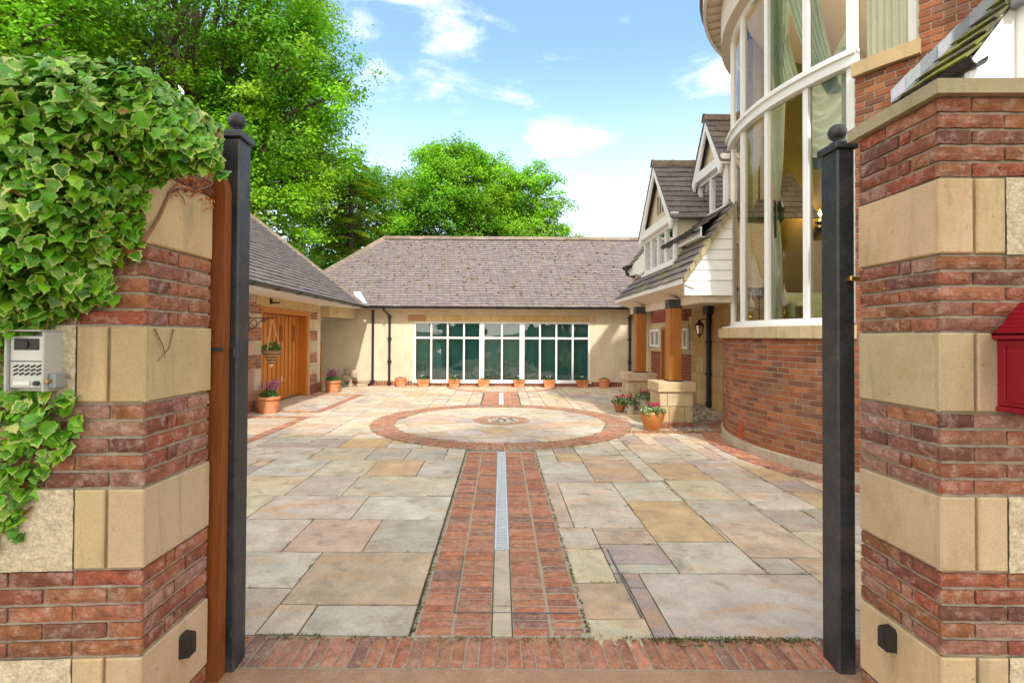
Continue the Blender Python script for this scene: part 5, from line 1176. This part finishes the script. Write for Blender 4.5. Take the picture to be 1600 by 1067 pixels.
def rpot(px_, py, prof, m, label, s, nb, name='flower_pot', disc=False):
    g = G(px_, py); p = Vector((g.x, g.y+prof[1][0]*s*.7, 0)); t = thing(name, label, 'flower pot', p)
    mb = MB(); mb.lathe([(r*s, z*s) for r, z in prof], p, 34)
    mb.build('pot', m, t, 'all' if not disc else True); top = max(z for r, z in prof)*s; R = max(r for r, z in prof)*s
    if disc:
        mb = MB(); a = R_(205); mb.lathe([(.001, 0), (.05*s, .0), (.045*s, .012), (.001, .016)], (0, 0, 0), 14, (.45, .36, .3))
        M = Matrix.Translation(p+Vector((math.cos(a)*R*.80, math.sin(a)*R*.80, top*.6))) @ Matrix.Rotation(a, 4, 'Z') @ Matrix.Rotation(R_(92), 4, 'Y'); mb.v = [tuple(M @ Vector(v)) for v in mb.v]; mb.build('medallion', m_cream, t)
    mb = MB(); greens(mb, p+Vector((0, 0, top-.03)), R*1.02, .13*s+.03, 330, GRN+[(.30, .36, .20)], .055, .5)
    mb.build('leaves', m_plant, t)
    for k in range(nb): mb = MB(); blooms(mb, [p+Vector((random.uniform(-.8, .8)*R+.3*R*(k % 2), random.uniform(-.6, .4)*R, top+.07+random.random()*.05))], .026, [(.62, .02, .16), (.72, .05, .25), (.55, .02, .10)], 18); mb.build('flower_head', m_plant, t)
    mb = MB()
    blooms(mb, [p+Vector((random.uniform(-1.05, .8)*R, -R*random.uniform(.4, 1.0), top+random.uniform(0, .06))) for k in range(nb*2)], .014, [(.8, .8, .74)], 8); mb.build('white_flowers', m_plant, t)
BEL = [(.001, 0), (.125, 0), (.15, .05), (.215, .21), (.235, .28), (.235, .33), (.215, .375), (.195, .385), (.205, .36), (.19, .33), (.001, .32)]
CON = [(.001, 0), (.115, 0), (.145, .38), (.16, .385), (.16, .415), (.14, .415), (.135, .38), (.001, .36)]
rpot(1021, 673, BEL, m_glaze, 'wide ochre bellied pot of pink and white flowers against the nearer porch plinth', .76, 9)
rpot(969, 644, BEL, m_glaze, 'ochre bellied pot of pink flowers beside the small cream pot', .52, 6)
rpot(986, 647, CON, m_cream, 'small cream pot with pink flowers standing between the ochre pot and the tall cream pot', .56, 4, disc=True)
rpot(1006, 645, CON, m_cream, 'tall cream pot with a round medallion in front of the farther porch plinth', .72, 6, disc=True)
# hanging basket on its bracket
B0 = atX(389, 497, XW+.02); t = thing('hanging_bracket', 'black wrought iron scroll bracket on the near garage jamb', 'bracket', B0)
mb = MB(); end = B0+Vector((.42, .02, .0)); mb.tube([B0+Vector((0, 0, .05)), B0+Vector((0, 0, -.24))], .012, 6); mb.tube([B0, end, end+Vector((.02, 0, .03))], .010, 6)
mb.tube([B0+Vector((.0, 0, -.22)), B0+Vector((.12, 0, -.17)), B0+Vector((.2, .005, -.06)), B0+Vector((.33, .01, -.012))], .008, 6)
mb.tube([B0+Vector((.09+.055*math.cos(a), 0, -.085+.055*math.sin(a))) for a in [k*.5 for k in range(14)]], .007, 6); mb.tube([B0+Vector((.26+.03*math.cos(a), 0, -.045+.03*math.sin(a))) for a in [k*.5 for k in range(14)]], .006, 6); mb.build('scrollwork', m_black, t); ORG_t = t
c = end+Vector((-.02, 0, -.62)); t = thing('hanging_basket', 'cone shaped striped hanging basket of green plants by the garage doors', 'hanging basket', c)
mb = MB(); nb = 9
for k in range(nb):
    r0 = .03+.135*k/(nb-1); z = -.20+.22*k/(nb-1); mb.lathe([(r0, z), (r0+.016, z+.012), (r0+.006, z+.026)], c, 22, (1, 1, 1) if k % 2 else (.55, .42, .30))
mb.lathe([(.001, -.27), (.035, -.24), (.028, -.195)], c, 12, (1.4, 1.5, 1.6)); mb.lathe([(.001, .0), (.16, .0)], c, 22, (.3, .2, .12)); mb.build('basket', m_rope, t, True)
mb = MB()
for k in range(3): a = k*2.094+.5; mb.tube([c+Vector((math.cos(a)*.165, math.sin(a)*.165, .03)), end+Vector((-.02, 0, -.02))], .009, 5, (1.1, 1.1, 1.1))
mb.build('cords', m_rope, t); mb = MB(); greens(mb, c+Vector((0, 0, .01)), .15, .2, 260, GRN+[(.2, .34, .05)], .065, .8); mb.build('plants', m_plant, t)
# stone ornament and rubble by the rear wall
p = atY(540, 600, YB-.22); x, y = p.x, YB-.20
mb = MB()
for cc, rr in (((0, 0, .22), (.17, .09, .10)), ((.20, -.02, .34), (.12, .08, .12)), ((.08, 0, .40), (.14, .08, .11)), ((-.17, 0, .24), (.08, .06, .06)), ((-.08, 0, .08), (.05, .05, .12)), ((.13, -.02, .1), (.055, .05, .13)), ((.27, -.04, .27), (.06, .05, .05))):
    prof = [(math.sin(a), -math.cos(a)) for a in [math.pi*k/10 for k in range(11)]]; n = 14
    mb.quadmesh([(x+cc[0]+rr[0]*r*math.cos(2*math.pi*k/n), y+cc[1]+rr[1]*r*math.sin(2*math.pi*k/n), cc[2]+rr[2]*z) for r, z in prof for k in range(n)], [[i*n+k, i*n+(k+1) % n, (i+1)*n+(k+1) % n, (i+1)*n+k] for i in range(10) for k in range(n)], (.40, .34, .25))
mb.box((x-.2, y-.1, 0), (x+.22, y+.1, .05), (.42, .36, .27), b=.01)
o = mb.build('stone_ornament', mat('weathered carved stone', (.47, .38, .27), .9, .3, 7, .4, 40, tint=False, fine=.2, fs=60), None, 'all'); tag(o, 'weathered beige stone animal ornament against the rear wall by the passage', 'ornament')
rm = o.modifiers.new('remesh', 'REMESH'); rm.mode = 'VOXEL'; rm.voxel_size = .014; rm.use_smooth_shade = True
t = thing('stone_slabs', 'pair of rough flat stones lying at the foot of the left downpipe', 'stone', (x+.48, y, 0))
mb = MB(); mb.obox((x+.46, y, .04), (.15, .10, .04), Matrix.Rotation(.3, 3, 'Z'), (.5, .4, .26), .012); mb.build('lower_stone', m_stone, t); mb = MB(); mb.obox((x+.50, y, .115), (.16, .09, .03), Matrix.Rotation(.1, 3, 'Z') @ Matrix.Rotation(.12, 3, 'Y'), (.40, .30, .2), .01); mb.build('upper_stone', m_stone, t)

# ------------------------------------------------------------------ trees
def tree(name, label, base, trunkr, fork, clumps, per, size, pal, cat='tree', group=None, flat=.75, spread=1.0):
    # clumps: list of (centre, radius); limbs run from the fork to each clump
    base = Vector(base); t = thing(name, label, cat, base, group); mb = MB(); top = Vector(fork)
    mid = base+(top-base)*.5+Vector((random.uniform(-.2, .2), random.uniform(-.2, .2), 0))
    mb.tube([base-Vector((0, 0, .3)), base+Vector((0, 0, .4)), mid, top], [trunkr*1.35, trunkr*1.05, trunkr*.9, trunkr*.8], 10)
    zs = max(c.z for c, r in clumps); lead = Vector((top.x*.6+sum(c.x for c, r in clumps)/len(clumps)*.4, top.y*.6+sum(c.y for c, r in clumps)/len(clumps)*.4, top.z+(zs-top.z)*.65)); mb.tube([top, (top+lead)/2+Vector((random.uniform(-.3, .3), random.uniform(-.3, .3), 0)), lead], [trunkr*.8, trunkr*.55, trunkr*.25], 8)
    for c, r in clumps:
        f = random.random()*min(1, max(0, (c.z-top.z)/max(.1, lead.z-top.z)))*.8; s = top+(lead-top)*f; L = (c-s).length
        m1 = s+(c-s)*.4+Vector((random.uniform(-.1, .1)*L, random.uniform(-.1, .1)*L, .08*L)); m2 = s+(c-s)*.75+Vector((random.uniform(-.06, .06)*L, random.uniform(-.06, .06)*L, .05*L)); r0 = min(trunkr*.45, .03+.014*L); mb.tube([s, m1, m2, c], [r0, r0*.7, r0*.42, r0*.2], 6)
        for q in range(3):
            v = Vector((random.gauss(0, 1), random.gauss(0, 1), random.gauss(.2, .6))).normalized()*r*.8; mb.tube([m2+(c-m2)*.5, c+v*.5+Vector((0, 0, .05)), c+v], [r0*.3, r0*.2, .006], 5)
    mb.build('trunk', m_bark, t, True)
    P = []; Nn = []; Sz = []; T = []
    for c, r in clumps:
        n = int(per*(r/.8)**2); k = max(3, int(5*r)); tc = np.array(pick(pal, .26))
        # each clump is a handful of leafy twigs
        tw_ = rng.normal(size=(k*3, 3)); tw_ /= np.linalg.norm(tw_, axis=1, keepdims=True); tw_ *= (r*spread*rng.uniform(.35, 1.0, size=(k*3, 1))**.6); tw_[:, 2] *= flat
        w = rng.integers(0, len(tw_), n); off = rng.normal(size=(n, 3))*np.array([.26, .26, .17])*r
        p = np.array(c)+tw_[w]+off; out = tw_[w]/r+off/r*.6
        nr = out*.7+np.array([0, -.15, .65])+rng.normal(size=(n, 3))*.42
        tt = tc*(1+rng.normal(size=(len(tw_), 1))*.10)[w]*(1+rng.normal(size=(n, 1))*.08)
        P.append(p); Nn.append(nr); Sz.append(size*rng.uniform(.65, 1.3, n)); T.append(np.clip(tt, .005, 1))
    leafmesh('crown', np.concatenate(P), np.concatenate(Nn), np.concatenate(Sz), np.concatenate(T), m_leaf, t)
    return t
def shell(c, rad, n, r0, r1, lo=-.55, seedk=0):
    out = []; c = Vector(c)
    for k in range(n):
        z = 1-(1-lo)*((k+.5)/n); a = k*2.39996+seedk; q = math.sqrt(max(0, 1-z*z)); d = random.uniform(.62, 1.04)
        out.append((c+Vector((rad[0]*q*math.cos(a), rad[1]*q*math.sin(a), rad[2]*z))*1.0+Vector((rad[0]*q*math.cos(a), rad[1]*q*math.sin(a), rad[2]*z))*(d-1), random.uniform(r0, r1)))
    return out
LP = [(.19, .46, .012), (.24, .52, .015), (.15, .38, .012), (.28, .55, .02), (.12, .32, .014)]
YLW = [(.28, .52, .02), (.33, .55, .03), (.24, .47, .02)]
DRK = [(.16, .36, .03), (.12, .29, .025), (.20, .42, .03)]
# big oak behind the garage
oc = shell((-10.6, 17.0, 10.2), (5.6, 4.2, 6.6), 95, .8, 1.35, -.75)+shell((-6.9, 15.6, 9.3), (1.9, 1.8, 1.6), 16, .5, .85, -.8)+shell((-7.3, 16.2, 6.6), (1.7, 1.6, 2.4), 22, .6, .9, -.9)+shell((-9.2, 15.2, 6.2), (1.9, 1.2, 2.4), 18, .7, 1.0, -.9)
tree('oak_tree', 'towering light green oak rising behind the garage roof', (-11.0, 17.6, 0), .42, (-10.8, 17.4, 4.6), oc, 900, .118, LP+YLW)
oc = shell((-17.5, 17.0, 9.0), (4.6, 4.2, 6.4), 70, .9, 1.4, -.8)+shell((-11.5, 12.0, 8.6), (2.2, 1.8, 2.6), 24, .6, 1.0, -.7)
tree('lime_tree', 'yellow green leafy tree standing behind the ivy at the far left', (-17, 17, 0), .4, (-16.6, 16.8, 4.2), oc, 760, .122, YLW+LP)
oc = shell((-1.9, 27, 6.8), (4.1, 3.6, 4.3), 90, .7, 1.15, -.9)+shell((-2.2, 26.2, 9.9), (1.9, 1.7, 1.4), 16, .55, .8, -.5)+shell((1.3, 26.6, 8.2), (1.9, 1.7, 1.9), 24, .55, .8, -.8)
tree('oak_tree', 'broad round oak in full leaf rising over the middle of the pool room ridge', (-1.4, 27, 0), .4, (-1.4, 27, 3.6), oc, 760, .135, LP)
oc = shell((3.0, 28, 5.2), (1.7, 1.7, 2.1), 24, .55, .85, -.9)
tree('oak_tree', 'smaller oak at the right end of the group over the pool room ridge', (3.0, 28.2, 0), .2, (3.0, 28.2, 2.6), oc, 700, .135, LP)
oc = shell((-7.2, 25, 6.0), (2.6, 2.5, 4.2), 60, .7, 1.1, -.9)
tree('broadleaf_tree', 'mid green tree filling the gap between the conifer and the round oak', (-7.2, 25, 0), .25, (-7.2, 25, 3), oc, 720, .13, DRK+LP)
oc = shell((-7.9, 18.3, 2.9), (1.7, 1.1, 1.9), 26, .5, .8, -.9)+shell((-5.6, 19.4, 2.9), (1.5, 1.0, 1.5), 20, .45, .7, -.9)
tree('shrub', 'dark leafy shrub showing in the gap between the two slate roofs', (-6.6, 18.8, 0), .08, (-6.6, 18.8, 1), oc, 420, .11, DRK, 'shrub')
# conifer with drooping sprays
def conifer(name, label, base, H, R, pal, n=90):
    base = Vector(base); t = thing(name, label, 'tree', base); mb = MB(); mb.tube([base-Vector((0, 0, .3)), base+Vector((0, 0, H*.5)), base+Vector((0, 0, H))], [.24, .14, .02], 8); P = []; Nn = []; Sz = []; T = []; AX = []
    for k in range(n):
        z = H*(.10+.88*k/n); a = k*2.4; L = R*(1-.8*(k/n)**1.3)*random.uniform(.75, 1.15); d = Vector((math.cos(a), math.sin(a), 0)); pts = [base+Vector((0, 0, z))+d*L*s+Vector((0, 0, .10*L*s-.38*L*s*s)) for s in (0, .25, .5, .75, 1)]; mb.tube(pts, [.035, .03, .022, .014, .005], 5)
        side = Vector((-d.y, d.x, 0)); tc = np.array(pick(pal, .2)); m = int(230*L)
        for q in range(m):
            s = .18+.82*random.random()**.8; i = min(3, int(s*4)); f = s*4-i; p = pts[i]+(pts[i+1]-pts[i])*f; sd = random.choice((-1, 1)); w = random.random()*(.30*L*(1.1-s)+.06); p = p+side*sd*w+d*w*.5+Vector((0, 0, -.30*w+random.gauss(0, .015)))
            P.append(p); Nn.append((random.gauss(0, .3), random.gauss(0, .3), 1)); Sz.append(random.uniform(.10, .2)); T.append(tc*random.uniform(.75, 1.25)); v = (d*.8+side*sd*.7+Vector((0, 0, -.3))); AX.append(v)
    mb.build('trunk', m_bark, t, True)
    leafmesh('crown', np.array(P), np.array(Nn), np.array(Sz), np.array(T), m_leaf, t, .30, np.array(AX))
conifer('conifer', 'dark conifer with yellow green drooping sprays between the oaks', (-6.1, 20.6, 0), 9.2, 2.7, [(.32, .46, .025), (.24, .37, .025), (.38, .52, .03), (.14, .22, .02)])
# roadside tree behind the viewpoint: it shades the gateway and shows in the glass
oc = shell((1.2, -6.2, 8.6), (4.6, 3.0, 3.0), 60, .9, 1.4, -.9)
tree('roadside_tree', 'roadside tree outside the gate whose crown shades the gateway', (2.6, -7.2, 0), .3, (2.4, -7, 4.2), oc, 230, .22, LP)

# ------------------------------------------------------------------ light, sky
SUN_EL, AZ = R_(43), R_(-13)          # the sun stands behind the viewpoint, a little to the right
sd = Vector((math.sin(-AZ)*math.cos(SUN_EL), -math.cos(AZ)*math.cos(SUN_EL), math.sin(SUN_EL)))
sl = bpy.data.lights.new('sun', 'SUN'); sl.energy = 2.3; sl.angle = R_(2.0); sl.color = (1, .95, .87); so = bpy.data.objects.new('sun', sl); COL.objects.link(so); so.rotation_euler = sd.to_track_quat('Z', 'Y').to_euler()
w = bpy.data.worlds.new('World'); S.world = w; w.use_nodes = True; nt = w.node_tree; N = nt.nodes; L = nt.links; N.clear()
out = N.new('ShaderNodeOutputWorld'); bg = N.new('ShaderNodeBackground'); bg.inputs[1].default_value = .15
sky = N.new('ShaderNodeTexSky'); sky.sky_type = 'NISHITA'; sky.sun_disc = False; sky.sun_elevation = SUN_EL; sky.sun_rotation = math.atan2(sd.x, sd.y); sky.air_density = 1.0; sky.dust_density = .5; sky.ozone_density = 1.6
tc = N.new('ShaderNodeTexCoord'); vec = tc.outputs['Generated']
nz = N.new('ShaderNodeTexNoise'); mp = N.new('ShaderNodeMapping'); mp.inputs['Scale'].default_value = (1, 1, 2.2); L.new(vec, mp.inputs[0]); L.new(mp.outputs[0], nz.inputs['Vector']); nz.inputs['Scale'].default_value = 8; nz.inputs['Detail'].default_value = 11; nz.inputs['Roughness'].default_value = .66; nz.inputs['Distortion'].default_value = .35
n2 = N.new('ShaderNodeTexNoise'); L.new(mp.outputs[0], n2.inputs['Vector']); n2.inputs['Scale'].default_value = 2.6; n2.inputs['Detail'].default_value = 3
def math_(op, a, b=None, cl=False):
    m = N.new('ShaderNodeMath'); m.operation = op; m.use_clamp = cl
    for i, q in enumerate((a, b)):
        if q is None: continue
        if hasattr(q, 'is_linked'): L.new(q, m.inputs[i])
        else: m.inputs[i].default_value = q
    return m.outputs[0]
acc = None
for px_, py, wx, wy, amp in [(870, 213, .145, .050, .66), (700, 75, .16, .09, .46), (560, 35, .12, .08, .46), (660, 5, .16, .035, .46), (585, 105, .08, .045, .55), (1135, 115, .11, .055, .65), (900, 330, .30, .09, .34), (1010, 285, .3, .03, .30), (330, 130, .3, .2, .5), (800, 150, .3, .12, .22)]:
    d = ray(px_, py).normalized()
    sb_ = N.new('ShaderNodeVectorMath'); sb_.operation = 'SUBTRACT'; L.new(vec, sb_.inputs[0]); sb_.inputs[1].default_value = d
    ml = N.new('ShaderNodeVectorMath'); ml.operation = 'DIVIDE'; L.new(sb_.outputs[0], ml.inputs[0]); ml.inputs[1].default_value = (wx, max(wx, wy)*1.4, wy)
    ln = N.new('ShaderNodeVectorMath'); ln.operation = 'LENGTH'; L.new(ml.outputs[0], ln.inputs[0])
    g = math_('MULTIPLY', math_('SUBTRACT', 1.0, ln.outputs['Value'], True), amp); acc = g if acc is None else math_('MAXIMUM', acc, g)
dens = math_('ADD', acc, math_('MULTIPLY', math_('SUBTRACT', nz.outputs['Fac'], .5), 1.5))
rp = N.new('ShaderNodeValToRGB'); L.new(dens, rp.inputs[0]); rp.color_ramp.elements[0].position = .16; rp.color_ramp.elements[1].position = .80; rp.color_ramp.interpolation = 'EASE'
sp = N.new('ShaderNodeSeparateXYZ'); L.new(vec, sp.inputs[0])
bk = N.new('ShaderNodeMapRange'); L.new(sp.outputs[1], bk.inputs[0]); bk.inputs[1].default_value = .30; bk.inputs[2].default_value = -.15; bk.inputs[3].default_value = 0; bk.inputs[4].default_value = .92; bk.interpolation_type = 'SMOOTHSTEP'
bk2 = math_('MULTIPLY', bk.outputs[0], math_('ADD', .55, math_('MULTIPLY', n2.outputs['Fac'], .9)), True)     # unseen cloud bank added behind the viewpoint as warm fill light
cm = math_('MULTIPLY', rp.outputs[0], .85)
hz = N.new('ShaderNodeMapRange'); L.new(sp.outputs[2], hz.inputs[0]); hz.inputs[1].default_value = 0.02; hz.inputs[2].default_value = .50; hz.inputs[3].default_value = .80; hz.inputs[4].default_value = .08; hz.interpolation_type = 'SMOOTHSTEP'
tn = N.new('ShaderNodeMix'); tn.data_type = 'RGBA'; tn.blend_type = 'MULTIPLY'; tn.inputs[0].default_value = 1; L.new(sky.outputs[0], tn.inputs[6]); tn.inputs[7].default_value = (.82, 1.07, 1.10, 1)
mx = N.new('ShaderNodeMix'); mx.data_type = 'RGBA'; L.new(hz.outputs[0], mx.inputs[0]); L.new(tn.outputs[2], mx.inputs[6]); mx.inputs[7].default_value = (6.2, 6.6, 6.9, 1)
m2 = N.new('ShaderNodeMix'); m2.data_type = 'RGBA'; L.new(cm, m2.inputs[0]); L.new(mx.outputs[2], m2.inputs[6]); m2.inputs[7].default_value = (6.6, 6.6, 6.6, 1)
m3 = N.new('ShaderNodeMix'); m3.data_type = 'RGBA'; L.new(bk2, m3.inputs[0]); L.new(m2.outputs[2], m3.inputs[6]); m3.inputs[7].default_value = (9.4, 8.8, 7.9, 1)
L.new(m3.outputs[2], bg.inputs[0]); L.new(bg.outputs[0], out.inputs[0])
vs = S.view_settings; vs.view_transform = 'Standard'; vs.look = 'None'; vs.gamma = 1; vs.exposure = .98; vs.use_curve_mapping = False
S.cycles.max_bounces = 7; S.cycles.transparent_max_bounces = 12; S.cycles.caustics_reflective = False; S.cycles.caustics_refractive = False; S.cycles.sample_clamp_indirect = 6
S.cycles.use_denoising = True
